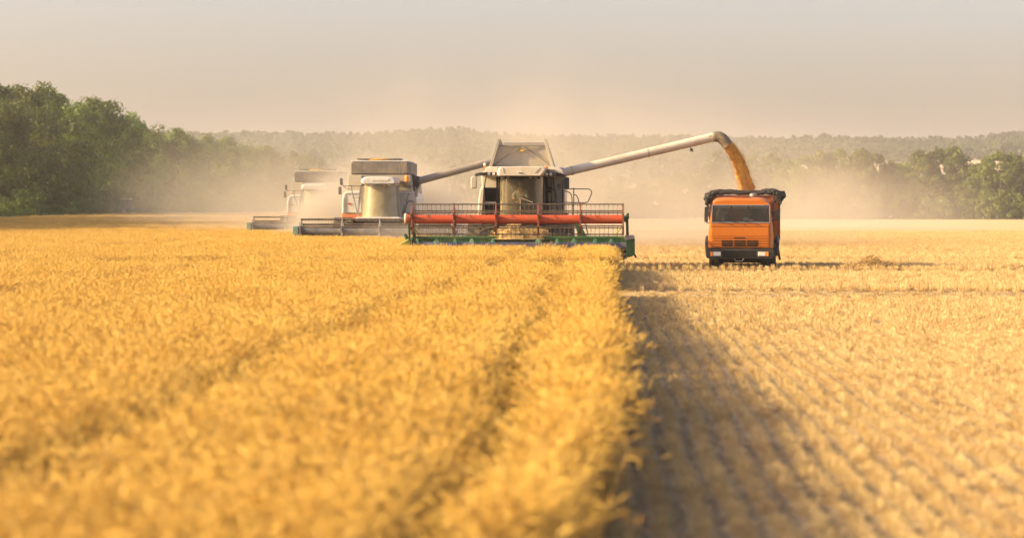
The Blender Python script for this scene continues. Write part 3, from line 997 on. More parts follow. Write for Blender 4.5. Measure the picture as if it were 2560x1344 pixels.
for c, w_, h_ in (((853.5, 454), .13, .32), ((850, 476.5), .14, .36), ((1040.5, 482), .13, .38)):
    q = P(*c, 111.0)
    mm = rounded_box(q, w_, .1, h_, .04).build('mirror', M['darkgrey'], c2, smooth=True)
    m = MB()
    if c[0] < 900:
        m.tube([P(854, 462, 111), P(862, 465, 111), P(905, 465, 111)], .014, 6)
        m.tube([P(857, 464, 111.05), P(865, 471, 111.05), P(880, 474, 111.05)], .012, 6)
    else:
        m.tube([P(1040, 472, 111), P(1034, 466, 111), P(994, 466, 111)], .014, 6)
    m.build('mirror_arm', M['black'], mm)
m = MB(); m.tube([P(a, b2, 111.05) for a, b2 in ((878.5, 463), (880, 478), (886, 500), (892, 528), (899, 541))], .024, 6); m.tube([P(880, 494, 111.1), P(903, 494, 111.1)], .012, 5)
m.build('hand_rail', M['rail'], c2)
m = MB(); m.tube([P(a, b2, 112.0) for a, b2 in ((842, 562), (850, 556), (866, 554), (878, 558))], .04, 6); m.build('fender', M['beige'], c2)

# unloading auger of the middle combine (the third one keeps its own folded away out of sight)
a, b2 = P(1046, 452.5, 114.2), P(1300, 384.5, 115.0)
m = MB(); m.tube([a, b2], [.172, .178], 22); aug2 = m.build('unloading_auger', M['pipe'], c2, smooth=True)
for t in (.02, .30, .60):
    MB().tube([a.lerp(b2, t), a.lerp(b2, t + .01)], .186, 22).build('tube_collar', M['grey'], aug2, smooth=True)
MB().tube([P(1092, 436, 114.2), P(1093, 428, 114.2), P(1097, 430, 114.2), P(1098, 434, 114.2)], .01, 5).build('lifting_eye', M['grey'], aug2)
m = MB()
m.tube([P(1027, 447, 114.1), P(1038, 450, 114.1), P(1046, 452, 114.1)], [.19, .22, .2], 14)
m.prism(PX([(1022, 440), (1034, 436), (1041, 446), (1048, 462), (1042, 476), (1030, 480), (1022, 476)], 113.8), 113.7, 114.5)
hg = m.build('auger_hinge', M['black'], aug2)
m = MB(); m.tube([P(1022, 470, 113.6), P(1034, 466, 113.6), P(1040, 470, 113.6)], .02, 6); m.build('hydraulic_line', M['stripe'], hg)

skip = {'unloading_auger'}


def copy_tree(o, parent=None):
    c = o.copy()
    COL.objects.link(c)
    c.parent = parent
    for ch in [k for k in bpy.data.objects if k.parent == o]:
        if ch.name.split('.')[0] not in skip:
            copy_tree(ch, c)
    return c


c3 = copy_tree(c2)
off3 = Vector((X(620, 138.3) - X(735, 107.9), 30.4, 0))
c3.location = c2.location + off3
c3['label'] = 'farthest white combine, half swallowed by dust, left of the other white one'


# ------------------------------------------------------------------ orange truck
DTk = 84.5
tk = thing('dump_truck', 'orange flat nosed dump truck standing on the stubble under the pouring grain', 'truck', (X(1857, 86), 86.0, 0))
def ring_at(D_, pts):
    return [(q.x, D_, q.z) for q in (P(a, b2, DTk) for a, b2 in pts)]


def shell(front, base, back):
    """Cab shell piece: a narrower front outline opening to the full outline behind it."""
    mid_ = [((a + 2 * c) / 3, (b2 + 2 * d) / 3) for (a, b2), (c, d) in zip(front, base)]
    return MB().loft([ring_at(DTk, front), ring_at(DTk + .16, mid_), ring_at(DTk + .45, base), ring_at(back, base)])


cab = shell([(1782, 620), (1782, 590), (1783, 560), (1783.4, 556.5), (1930.2, 556.5), (1930.5, 560), (1931, 590), (1931, 620)],
            [(1775, 620), (1776, 590), (1779, 560), (1779.5, 556.5), (1936.6, 556.5), (1937, 560), (1940, 590), (1940, 620)], DTk + 1.85)
cab = cab.build('cab', M['orange'], tk, smooth=True)
shell([(1787, 512.5), (1789, 508), (1797, 503), (1816, 501), (1902, 501), (1918, 503), (1926, 508), (1929, 512.5)],
      [(1786, 512.5), (1789, 501), (1797, 495), (1815, 492.5), (1902, 492.5), (1919, 495), (1926.5, 501), (1931, 512.5)], DTk + 1.85).build('cab_roof', M['orange'], cab, smooth=True)
for f_, b_ in (([(1783.4, 556), (1787, 513), (1790, 513), (1788, 556)], [(1779.5, 556), (1786, 513), (1790, 513), (1787, 556)]),
               ([(1930.2, 556), (1929, 513), (1926, 513), (1927.5, 556)], [(1936.6, 556), (1931, 513), (1927, 513), (1929, 556)])):
    MB().loft([ring_at(DTk, f_), ring_at(DTk + .2, b_), ring_at(DTk + .62, b_)]).build('windscreen_pillar', M['orange'], cab)
    MB().loft([ring_at(DTk + 1.25, b_), ring_at(DTk + 1.8, b_)]).build('door_pillar', M['orange'], cab)
MB().prism(PX([(1780, 556), (1787, 513), (1930, 513), (1936, 556)], DTk), DTk + 1.80, DTk + 1.85).build('rear_wall', M['grey'], cab)
MB().prism(PX([(1786, 556.4), (1786, 551), (1929, 551), (1929, 556.4)], DTk), DTk + .08, DTk + .5, .01, .05).build('dashboard', M['darkgrey'], cab, bevel=.02)
for px_ in (1810, 1896):
    MB().prism(PX([(px_ - 14, 556), (px_ - 14, 532), (px_ - 9, 525), (px_ - 5, 519), (px_ + 5, 519), (px_ + 9, 525), (px_ + 14, 532), (px_ + 14, 556)], DTk), DTk + .75, DTk + .95, .06, .05).build('seat', M['black'], cab, bevel=.02)
MB().prism(PX([(1788, 513), (1926, 513), (1926, 520.5), (1788, 520.5)], DTk), DTk + .035, DTk + .06).build('sun_visor', M['white'], cab)
for px_ in (1834, 1877):
    MB().box(X(px_ - 1.5, DTk), X(px_ + 1.5, DTk), DTk + .015, DTk + .034, Z(523, DTk), Z(513, DTk)).build('visor_bracket', M['void'], cab)
for px_ in (1823, 1917):
    MB().prism(PX([(px_ - 6, 520), (px_ + 5, 519), (px_ + 4, 534), (px_ - 4, 536)], DTk), DTk + .25, DTk + .29).build('curtain', M['cloth'], cab)
MB().prism(PX([(1862, 551), (1866, 543), (1880, 547), (1888, 549), (1888, 551)], DTk), DTk + .10, DTk + .12).build('paper_sheet', M['paper'], cab)
m = MB(); q = P(1849, 542.5, DTk); m.ell((q.x, DTk + .12, q.z), .04, .03, .06); m.build('dashboard_toy', M['toy'], cab, smooth=True)
m = MB(); m.prism(PX([(1808, 551), (1815, 538), (1819, 551)], DTk), DTk + .1, DTk + .14); m.build('dashboard_clutter', M['beige'], cab)
m = MB(); q = P(1896, 548, DTk); ringp = [(q.x + .22 * math.cos(t), DTk + .42 + .08 * math.sin(t), q.z + .06 + .10 * math.sin(t)) for t in [k * math.pi / 8 for k in range(17)]]; m.tube(ringp, .014, 6); m.build('steering_wheel', M['black'], cab)
fl = DTk - .012
m = MB()
m.prism(PX([(1783.5, 560), (1929, 560), (1929, 619), (1783.5, 619)], DTk), fl - .05, DTk, .01, .02)
m.prism(PX([(1785, 567.5), (1927.5, 567.5), (1927.5, 590), (1785, 590)], fl), fl - .07, fl - .05, .01, .01)
fp = m.build('front_panel', M['orange'], cab, bevel=.008)
m = MB()
for y_ in (593.5, 600, 606.5, 613):
    m.box(X(1787, fl), X(1925, fl), fl - .075, fl - .052, Z(y_ + 1.6, fl), Z(y_ - 1.6, fl))
m.build('panel_rib', M['orange'], fp, bevel=.006)
m = MB()
for y_ in (602, 607.5, 613):
    for xa, xb in ((1810, 1838), (1841.5, 1870), (1873, 1901)):
        m.box(X(xa, fl), X(xb, fl), fl - .084, fl - .055, Z(y_ + 1.9, fl), Z(y_ - 1.9, fl))
m.box(X(1841, fl), X(1869, fl), fl - .082, fl - .055, Z(595.5, fl), Z(593, fl))
m.build('grille', M['void'], fp)
m = MB()
m.box(X(1783, fl), X(1929, fl), fl - .056, fl - .03, Z(566.5, fl), Z(565.2, fl))
m.build('panel_gap', M['void'], fp)
# windscreen
ws = MB()
for pa, pb in (((1786.4, 514), (1784.8, 555.5)), ((1929.2, 514), (1930.2, 555.5)), ((1787, 512.6), (1928.6, 512.6)), ((1785.4, 556), (1929.6, 556))):
    ws.bar(P(*pa, DTk - .015), P(*pb, DTk - .015), .03, .03)
ws = ws.build('windshield_seal', M['chrome'], cab)
m = MB(); m.prism(PX([(1786, 555.5), (1787.5, 513), (1928, 513), (1929, 555.5)], DTk), DTk - .012, DTk - .004); m.build('windshield', M['glass_truck'], cab)
for px_ in (1828, 1862, 1894):
    m = MB(); m.bar(P(px_ + 9, 563, DTk - .09), P(px_, 557.5, DTk - .09), .02); m.bar(P(px_, 558, DTk - .09), P(px_ - 26, 555, DTk - .085), .012); m.build('wiper', M['black'], cab)
# roof furniture
m = MB(); m.box(X(1840, DTk), X(1878, DTk), DTk + .25, DTk + .45, Z(493, DTk), Z(490.5, DTk)); vl = m.build('roof_lamp_bar', M['darkred'], cab)
for px_ in (1845, 1858, 1871):
    m = MB(); q = P(px_, 496.5, DTk + .2); m.ell((q.x, DTk + .2, q.z), .035, .06, .028, 10, 6); m.build('roof_lamp', M['amber'], vl, smooth=True)
m = MB()
for px_ in (1799, 1909):
    m.bar(P(px_, 494, DTk + .5), P(px_, 488, DTk + .5), .02); m.bar(P(px_ - 4, 500, DTk + .2), P(px_ + 4, 499.5, DTk + .2), .03)
m.build('roof_bracket', M['darkgrey'], cab)
# side glass and doors
for px_, s in ((1779, -1), (1936.5, 1)):
    m = MB(); xx = X(px_, DTk + .9)
    m.side([(DTk + .65, 1.75), (DTk + 1.7, 1.75), (DTk + 1.7, 2.3), (DTk + .8, 2.3)], xx - .015 + s * .0, xx + .015)
    m.build('side_window', M['glass_truck'], cab)
# bumper
bm_ = MB()
bm_.prism(PX([(1771.5, 622), (1940, 622), (1940, 643), (1936, 646), (1776, 646), (1771.5, 643)], DTk), DTk - .22, DTk + .4, .012, .03)
bm_ = bm_.build('bumper', M['bumper'], tk, bevel=.015)
m = MB(); m.box(X(1812, DTk), X(1897, DTk), DTk - .235, DTk - .22, Z(643, DTk), Z(626, DTk)); m.build('plate_holder', M['void'], bm_)
for px_, sg in ((1799, -1), (1911, 1)):
    m = MB(); m.prism(PX([(px_ - 17, 627), (px_ + 17, 627), (px_ + 17, 642), (px_ - 17, 642)], DTk - .2), DTk - .235, DTk - .215); m.build('lamp_recess', M['black'], bm_)
    m = MB(); m.prism(PX([(px_ - 9.5, 629), (px_ + 9.5, 629), (px_ + 9.5, 639.5), (px_ - 9.5, 639.5)], DTk - .2), DTk - .262, DTk - .236, .06, .015); m.build('headlight', M['lamp'], bm_, bevel=.006)
    xx = px_ + sg * 13.5
    m = MB(); m.prism(PX([(xx - 3, 629), (xx + 3, 629), (xx + 3, 640), (xx - 3, 640)], DTk - .2), DTk - .258, DTk - .236, .06, .01); m.build('turn_signal', M['amber'], bm_)
m = MB(); m.tube([P(a, b2, DTk - .25) for a, b2 in ((1842, 646), (1847, 652), (1862, 652), (1866, 646))], .016, 6); m.build('tow_hook', M['rail'], bm_)
m = MB(); m.box(X(1776, DTk), X(1936, DTk), DTk - .12, DTk + .1, Z(622, DTk) + .005, Z(620, DTk)); m.box(X(1776, DTk), X(1937, DTk), DTk + .1, DTk + 1.8, .55, Z(620.5, DTk)); m.build('underbody', M['void'], tk)
m = MB(); m.box(X(1803, DTk), X(1911, DTk), DTk + .9, DTk + 1.6, .26, .55); m.build('front_axle', M['void'], tk)
m = MB(); m.box(X(1800, DTk), X(1915, DTk), DTk + .4, DTk + 6.8, .55, .85); m.box(X(1780, DTk), X(1935, DTk), DTk + 1.15, DTk + 1.35, .42, .6); m.build('frame_rail', M['void'], tk)


def truck_wheel(c, rad, w):
    m = MB(); m.lathe_x(c, [(-w / 2, rad * .55), (-w / 2, rad * .9), (-w * .4, rad), (-w * .1, rad), (-w * .09, rad * .96), (w * .09, rad * .96), (w * .1, rad), (w * .4, rad), (w / 2, rad * .9), (w / 2, rad * .55)], 32)
    for k in range(40):
        a_ = 2 * math.pi * k / 40
        for sx in (-.25, .25):
            y_, z_ = c[1] + rad * 1.0 * math.cos(a_), c[2] + rad * 1.0 * math.sin(a_)
            m.box(c[0] + w * sx - w * .14, c[0] + w * sx + w * .14, y_ - .018, y_ + .018, z_ - .018, z_ + .018)
    t_ = m.build('wheel', M['rubber'], tk)
    m = MB(); m.lathe_x(c, [(-w * .45, rad * .56), (-w * .3, rad * .5), (-w * .25, .12), (w * .25, .12), (w * .3, rad * .5), (w * .45, rad * .56)], 24); m.build('rim', M['grey'], t_, smooth=True)


for px_ in (1786, 1928):
    truck_wheel((X(px_, 85.7), 85.7, .50), .50, .33)
for yy in (89.3, 90.6):
    for px_ in (1787, 1931):
        truck_wheel((X(px_, 85.7) + (.06 if px_ < 1850 else -.06), yy, .50), .50, .52)
m = MB()
for px_, s in ((1772, -1), (1941, 1)):
    m.tube([(X(px_, 85.7) + s * .02, 85.1, .5), (X(px_, 85.7) + s * .05, 85.15, .95), (X(px_, 85.7) + s * .04, 85.7, 1.15), (X(px_, 85.7) + s * .04, 86.3, .95)], .06, 8)
m.build('mudguard', M['black'], tk, smooth=True)
m = MB(); m.box(X(1938, 86), X(1948, 86), 86.2, 88.2, .5, 1.05); m.bar((X(1945, 86), 86.1, .75), (X(1950, 86), 86.1, .35), .08); m.build('fuel_tank', M['black'], tk, bevel=.03)
m = MB(); q = P(1882, 488, DTk + 1.9); m.tube([q + Vector((0, 0, -.25)), q + Vector((0, 0, -.06))], .09, 14); m.tube([q + Vector((0, 0, -.06)), q + Vector((0, 0, -.03)), q + Vector((0, 0, .05)), q + Vector((0, 0, .08))], [.12, .145, .14, .08], 20)
m.build('air_intake', M['rail'], tk, smooth=True)
for pts, D_ in ((((1767, 460 + 58),), 84.7),):
    pass
for c, w_, h_ in (((1762, 524), .13, .20), ((1761.5, 542), .13, .36), ((1946.5, 537), .14, .38)):
    q = P(c[0] + (9 if c[0] < 1850 else 0), c[1], DTk + .2)
    mm = rounded_box(q, w_, .09, h_, .03).build('mirror', M['black'], tk, smooth=True)
    m = MB(); sg = 1 if c[0] < 1850 else -1
    m.tube([q + Vector((sg * .05, .03, .1)), P(c[0] + sg * 9, c[1] - 8, DTk + .3), P(c[0] + sg * 17, c[1] - 4, DTk + .5)], .013, 6)
    m.tube([q + Vector((sg * .05, .03, -.15)), P(c[0] + sg * 9, c[1] + 14, DTk + .3), P(c[0] + sg * 16, c[1] + 16, DTk + .5)], .013, 6)
    m.build('mirror_arm', M['black'], mm)
# dump body
DBk = DTk + 2.2
bx0, bx1 = X(1776, DBk), X(1943, DBk)
zb0, zb1 = 1.05, Z(489, DBk)
bd = MB()
bd.box(bx0, bx1, DBk, DBk + .07, zb0, zb1)
bd.box(bx0, bx0 + .06, DBk + .07, DBk + 5.0, zb0, zb1)
bd.box(bx1 - .06, bx1, DBk + .07, DBk + 5.0, zb0, zb1)
bd.box(bx0 + .06, bx1 - .06, DBk + 4.94, DBk + 5.0, zb0, zb1)
bd.box(bx0 + .06, bx1 - .06, DBk + .07, DBk + 4.94, zb0, zb0 + .08)
bd = bd.build('dump_body', M['orange'], tk)
m = MB()
for k in range(5):
    yy = DBk + .1 + k * 1.2
    m.box(bx0 - .07, bx0, yy, yy + .1, zb0, zb1); m.box(bx1, bx1 + .07, yy, yy + .1, zb0, zb1)
for px_ in (1790, 1928):
    xx = X(px_, DBk); m.box(xx - .05, xx + .05, DBk - .06, DBk, zb0, zb1 + .22)
m.bar((bx0, DBk - .05, zb1), (bx1, DBk - .05, zb1), .05, .05)
m.build('body_post', M['darkred'], bd, bevel=.005)


# tarpaulin rolled back over the rim of the dump body
def lumpy(path, rad, n=14, seg=8, amp=.25, seed=0, squash=1.0):
    r2 = random.Random(seed)
    pts = [Vector(p_) for p_ in path]
    fine = []
    for i in range(len(pts) - 1):
        for k in range(seg):
            fine.append(pts[i].lerp(pts[i + 1], k / seg))
    fine.append(pts[-1])
    rs = []
    for i in range(len(fine)):
        t = i / (len(fine) - 1) * (len(pts) - 1)
        k = min(int(t), len(pts) - 2)
        rs.append(rad[k] + (rad[k + 1] - rad[k]) * (t - k))
    m = MB()
    rings = []
    ph = [r2.uniform(0, 6) for _ in range(6)]
    for i, p_ in enumerate(fine):
        d = (fine[min(i + 1, len(fine) - 1)] - fine[max(i - 1, 0)]).normalized()
        up = Vector((0, 0, 1)) if abs(d.z) < .85 else Vector((1, 0, 0))
        a_ = d.cross(up).normalized(); u_ = a_.cross(d)
        ring = []
        for k in range(n):
            t = 2 * math.pi * k / n
            f = 1 + amp * (math.sin(3 * t + ph[0] + i * .35) * .5 + math.sin(5 * t + ph[1] - i * .8) * .4 + math.sin(2 * t + ph[2] + i * 1.7) * .35 + r2.uniform(-.25, .25))
            ring.append(p_ + (a_ * math.cos(t) + u_ * math.sin(t) * squash) * rs[i] * f)
        rings.append(ring)
    m.loft(rings)
    return m


tp = thing('tarpaulin', 'crumpled black tarpaulin bunched along the top edge of the orange truck', 'tarpaulin', (X(1857, DBk), DBk, zb1))
DP = DBk - .02
m = lumpy([P(1764, 514, DP), P(1768, 497, DP), P(1777, 484, DP), P(1792, 480.5, DP), P(1825, 480, DP), P(1860, 481.5, DP), P(1895, 481.5, DP), P(1915, 479, DP), P(1933, 480, DP), P(1946, 484.5, DP), P(1960, 488.5, DP)],
          [.05, .12, .125, .10, .088, .08, .082, .105, .125, .11, .05], 16, 6, .20, 4)
ft = m.build('front_fold', M['tarp'], tp)
m = lumpy([P(1768, 497, DP), (bx0 - .08, DBk + 1, zb1), (bx0 - .06, DBk + 3, zb1 + .02), (bx0 - .06, DBk + 4.9, zb1)], [.15, .15, .12, .1], 12, 6, .3, 5); m.build('side_fold', M['tarp'], tp)
m = lumpy([P(1952, 487, DP), (bx1 + .10, DBk + 1, zb1 - .02), (bx1 + .07, DBk + 3, zb1), (bx1 + .06, DBk + 4.9, zb1)], [.14, .16, .13, .1], 12, 6, .3, 6); m.build('side_fold', M['tarp'], tp)
m = MB()
for i in range(16):
    px_ = 1937 + random.uniform(0, 17); l = random.uniform(8, 24)
    m.tube([P(px_, 490, DP - random.uniform(0, .25)), P(px_ + random.uniform(-3, 3), 490 + l * .5, DP - .1), P(px_ + random.uniform(-5, 3), 490 + l, DP - .1)], random.uniform(.012, .035), 5)
for i in range(3):
    px_ = 1764 + i * 2
    m.tube([P(px_, 508, DP), P(px_ + 4, 530, DP), P(px_ + 9, 556, DP)], .014, 5)
m.build('tie_rope', M['tarp'], tp)

TURN = -R(3.0)
tk.rotation_euler.z = TURN
tp.rotation_euler.z = TURN
tp.location = tk.location + Matrix.Rotation(TURN, 3, 'Z') @ (tp.location - tk.location)

# grain pouring from the spout and the heap it makes
r2 = np.random.default_rng(5)
path = [(1817, 359.5), (1824, 368), (1832, 380), (1840.5, 392), (1848, 408), (1855, 427), (1861, 448), (1866.5, 470), (1869, 490), (1870, 505)]
wid = [.165, .185, .19, .19, .205, .22, .245, .245, .25, .30]
rings = []
nn = 40
cen = [P(a, b2, 87.6 + .1 * i) for i, (a, b2) in enumerate(path)]
fine, fw = [], []
for i in range(len(cen) - 1):
    for k in range(8):
        fine.append(cen[i].lerp(cen[i + 1], k / 8)); fw.append(wid[i] + (wid[i + 1] - wid[i]) * k / 8)
fine.append(cen[-1]); fw.append(wid[-1])
sv, sq = [], []
for i, p_ in enumerate(fine):
    d = (fine[min(i + 1, len(fine) - 1)] - fine[max(i - 1, 0)]).normalized()
    a_ = Vector((0, 1, 0)); u_ = d.cross(a_).normalized()
    for k in range(nn):
        t = 2 * math.pi * k / nn
        f = 1 + min(i / 12, 1) * (.10 * math.sin(3 * t + i * .16) + .08 * math.sin(5 * t - i * .23 + 1) + .07 * math.sin(i * .55 + 2 * t) + .05 * math.sin(9 * t + .11 * i) + .05 * math.sin(6 * t - .05 * i) * math.sin(.21 * i) + r2.uniform(-.05, .05))
        sv.append(p_ + (a_ * math.cos(t) + u_ * math.sin(t)) * fw[i] * f)
for i in range(len(fine) - 1):
    for k in range(nn):
        k2 = (k + 1) % nn
        sq.append((i * nn + k, i * nn + k2, (i + 1) * nn + k2, (i + 1) * nn + k))
sv = np.array([tuple(p_) for p_ in sv]); sq = np.array(sq)
# single grains flying off the edges of the stream
ng = 7000
ii = r2.integers(6, len(fine), ng)
gc = np.array([tuple(fine[i]) for i in ii]) + r2.normal(size=(ng, 3)) * np.array([.045, .045, .06]) * (1 + ii[:, None] / 40)
off = r2.normal(size=(ng, 3)); off /= np.linalg.norm(off, axis=1)[:, None]
gc = gc + off * np.array([fw[i] for i in ii])[:, None] * .9
flow = np.array([tuple((fine[min(i + 1, len(fine) - 1)] - fine[max(i - 1, 0)]).normalized()) for i in ii])
e1 = flow * 3.0 + r2.normal(size=(ng, 3)) * .5; e1 /= np.linalg.norm(e1, axis=1)[:, None]
e2 = np.cross(e1, off); e2 /= np.linalg.norm(e2, axis=1)[:, None] + 1e-9
s_ = .032
gv = np.stack([gc - e1 * s_, gc - e2 * s_ * .3, gc + e1 * s_, gc + e2 * s_ * .3], 1).reshape(-1, 3)
gq = np.arange(4 * ng).reshape(ng, 4) + len(sv)
# heap in the body
gx, gy = np.meshgrid(np.linspace(bx0 + .30, bx1 - .02, 24), np.linspace(DBk + .08, DBk + 4.9, 40))
hc = cen[-1]
zz = zb1 - .12 - .28 * np.sqrt((gx - hc.x) ** 2 + (gy - hc.y) ** 2) ** .9
hv = np.stack([gx.ravel(), gy.ravel(), np.maximum(zz, zb0 + .2).ravel()], 1)
i = (np.arange(39)[:, None] * 24 + np.arange(23)[None, :]).ravel()
hq = np.stack([i, i + 1, i + 25, i + 24], 1) + len(sv) + len(gv)
go = npmesh('pouring_grain', np.concatenate([sv, gv, hv]), np.concatenate([sq, gq, hq]), M['grain'])
go['kind'] = 'stuff'
tag(go, 'stream of orange wheat grain falling from the spout into the truck', 'grain')
go.data.polygons.foreach_set('use_smooth', [True] * len(go.data.polygons))


# ------------------------------------------------------------------ the drivers in the two nearer combines
def skin_part(name, chain, mat, parent, sub=2):
    """Continuous skinned surface from joints [(co, radius, parent index)]."""
    off = root_of(parent).location if parent else Vector((0, 0, 0))
    me = bpy.data.meshes.new(name)
    me.from_pydata([tuple(Vector(c) - off) for c, r_, p_ in chain], [(p_, i) for i, (c, r_, p_) in enumerate(chain) if p_ is not None], [])
    o = bpy.data.objects.new(name, me)
    COL.objects.link(o)
    md = o.modifiers.new('skin', 'SKIN')
    md.use_smooth_shade = True
    for i, (c, r_, p_) in enumerate(chain):
        rr = r_ if isinstance(r_, tuple) else (r_, r_)
        me.skin_vertices[0].data[i].radius = rr
    me.skin_vertices[0].data[0].use_root = True
    sb = o.modifiers.new('sub', 'SUBSURF'); sb.levels = sb.render_levels = sub
    me.materials.append(mat)
    if parent:
        o.parent = parent
    return o


def driver(cx, y, zs, label, lean=0.0, reach=(.16, -.42)):
    """Seated person facing the camera; zs seat height."""
    def v(a, b2, c): return (cx + a, y + b2, zs + c)
    root = thing('person', label, 'person', (cx, y, zs), 'drivers behind dusty cab glass')
    L = lean
    body_ = [(v(0, 0, .10), (.15, .11), None), (v(0, .01, .30), (.14, .10), 0), (v(L * .5, .0, .50), (.16, .10), 1), (v(L, -.01, .60), (.07, .06), 2), (v(L, -.02, .70), .06, 3), (v(L, -.045, .78), (.078, .095), 4), (v(L, -.04, .88), (.07, .085), 5),
             (v(-.19 + L * .6, 0, .54), .055, 2), (v(-.25, -.10, .30), .045, 7), (v(-reach[0], reach[1], .34), .034, 8), (v(-reach[0] + .02, reach[1] - .08, .35), .036, 9),
             (v(.19 + L * .6, 0, .54), .055, 2), (v(.25, -.10, .30), .045, 11), (v(reach[0], reach[1], .34), .034, 12), (v(reach[0] - .02, reach[1] - .08, .35), .036, 13),
             (v(-.10, -.12, .09), .085, 0), (v(-.13, -.45, .10), .07, 15), (v(-.13, -.50, -.28), .05, 16), (v(-.13, -.62, -.32), .035, 17),
             (v(.10, -.12, .09), .085, 0), (v(.13, -.45, .10), .07, 19), (v(.13, -.50, -.28), .05, 20), (v(.13, -.62, -.32), .035, 21)]
    bo = skin_part('body', body_, M['skin'], root)
    sh = [(v(0, 0, .08), (.165, .125), None), (v(0, .01, .30), (.155, .115), 0), (v(L * .5, .0, .50), (.175, .115), 1), (v(L, 0, .58), (.085, .075), 2), (v(-.19 + L * .6, 0, .54), .07, 2), (v(-.24, -.08, .34), .062, 4), (v(.19 + L * .6, 0, .54), .07, 2), (v(.24, -.08, .34), .062, 6)]
    skin_part('shirt', sh, M['shirt'], root)
    tr = [(v(0, 0, .08), (.16, .12), None), (v(-.10, -.12, .09), .098, 0), (v(-.13, -.45, .10), .082, 1), (v(-.13, -.50, -.24), .062, 2), (v(.10, -.12, .09), .098, 0), (v(.13, -.45, .10), .082, 4), (v(.13, -.50, -.24), .062, 5)]
    skin_part('trousers', tr, M['trousers'], root)
    m = MB(); m.ell(v(L, -.01, .875), .088, .105, .085, 16, 8); m.build('hair', M['hair'], root, smooth=True)
    m = MB()
    for s in (-1, 1):
        m.ell(v(L + s * .032, -.135, .80), .012, .008, .008, 8, 5)
        m.ell(v(L + s * .088, -.03, .79), .012, .03, .04, 8, 5)
    m.ell(v(L, -.15, .77), .016, .022, .028, 8, 5); m.box(cx + L - .025, cx + L + .025, y - .137, y - .128, zs + .715, zs + .722)
    m.build('face_detail', M['skin'], root)
    return root


driver(X(1301, 84.1), 84.15, 2.2, 'seated driver in a pale shirt, a dim shape behind the windshield of the cream combine')
driver(X(946, 112), 111.95, 2.05, 'seated driver in a pale blue shirt behind the dusty windshield of the middle white combine', -.03)


# ------------------------------------------------------------------ distant tractor, straw heaps
DQ = 318.0
q = P(313, 535, DQ)
zg = float(gz(q.x, DQ))
tr = thing('tractor', 'small blue tractor parked in the shade at the foot of the left trees', 'tractor', (q.x, DQ, zg))
m = MB(); m.box(q.x - .55, q.x + .55, DQ, DQ + 1.3, zg + 1.1, zg + 1.6); bd_ = m.build('body', M['tractorblue'], tr, bevel=.05)
m = MB(); m.prism([(q.x - .32, zg + .8), (q.x + .32, zg + .8), (q.x + .28, zg + 1.55), (q.x - .28, zg + 1.55)], DQ - 1.7, DQ + .0, .08, .1); m.build('hood', M['beige'], tr, bevel=.04)
for sx in (-1, 1):
    for yy in (.02, 1.2):
        MB().bar((q.x + sx * .56, DQ + yy, zg + 1.6), (q.x + sx * .52, DQ + yy, zg + 2.75), .07).build('cab_pillar', M['tractorblue'], tr)
m = MB(); m.box(q.x - .53, q.x + .53, DQ + .03, DQ + .05, zg + 1.6, zg + 2.7); m.box(q.x - .53, q.x + .53, DQ + 1.18, DQ + 1.2, zg + 1.6, zg + 2.7); m.build('cab_window', M['glass'], tr)
m = MB(); m.box(q.x - .68, q.x + .68, DQ - .15, DQ + 1.4, zg + 2.76, zg + 2.9); m.build('cab_roof', M['chrome'], tr, bevel=.05)
for sx in (-1, 1):
    wheel(tr, (q.x + sx * .85, DQ + .9, zg + .78), .78, .42, 18, M['beige'])
    wheel(tr, (q.x + sx * .7, DQ - 1.2, zg + .45), .45, .25, 16, M['beige'])
    m = MB(); m.tube([(q.x + sx * .85, DQ + .0, zg + 1.3), (q.x + sx * .85, DQ + .4, zg + 1.66), (q.x + sx * .85, DQ + 1.0, zg + 1.7), (q.x + sx * .85, DQ + 1.6, zg + 1.4)], .12, 6); m.build('mudguard', M['tractorblue'], tr)

q = P(2180, 672, 84.5)
straw_mound('straw_heap', q.x, 84.6, 0, 1.05, .40, .36, 2600, 8, 'long low heap of straw on the track to the right of the orange truck', 'straw heap')
q = P(2535, 672, 84.5)
straw_mound('straw_heap', q.x, 84.2, 0, .70, .40, .22, 1700, 9, 'straw heap at the right edge of the photo, in line with the truck wheels', 'straw heap')


# ------------------------------------------------------------------ trees
def leaves(centres, radii, nleaf, size, r2, flat=.8):
    """Leaf-sized quads over the surface of every clump."""
    k = len(centres)
    c = np.repeat(centres, nleaf, 0); rad = np.repeat(radii, nleaf)[:, None]
    n = k * nleaf
    d = r2.normal(size=(n, 3)); d /= np.linalg.norm(d, axis=1)[:, None]
    pos = c + d * rad * r2.uniform(.55, 1.08, (n, 1)) * np.array([1, 1, flat])
    nrm = d + r2.normal(size=(n, 3)) * .55 + np.array([0, 0, .35]); nrm /= np.linalg.norm(nrm, axis=1)[:, None]
    t = np.cross(nrm, r2.normal(size=(n, 3))); t /= np.linalg.norm(t, axis=1)[:, None] + 1e-9
    bt = np.cross(nrm, t)
    s = size * r2.uniform(.6, 1.3, (n, 1))
    v = np.stack([pos - t * s * .5, pos + bt * s * .32, pos + t * s * .5, pos - bt * s * .32], 1).reshape(-1, 3)
    return v, np.arange(4 * n).reshape(n, 4)


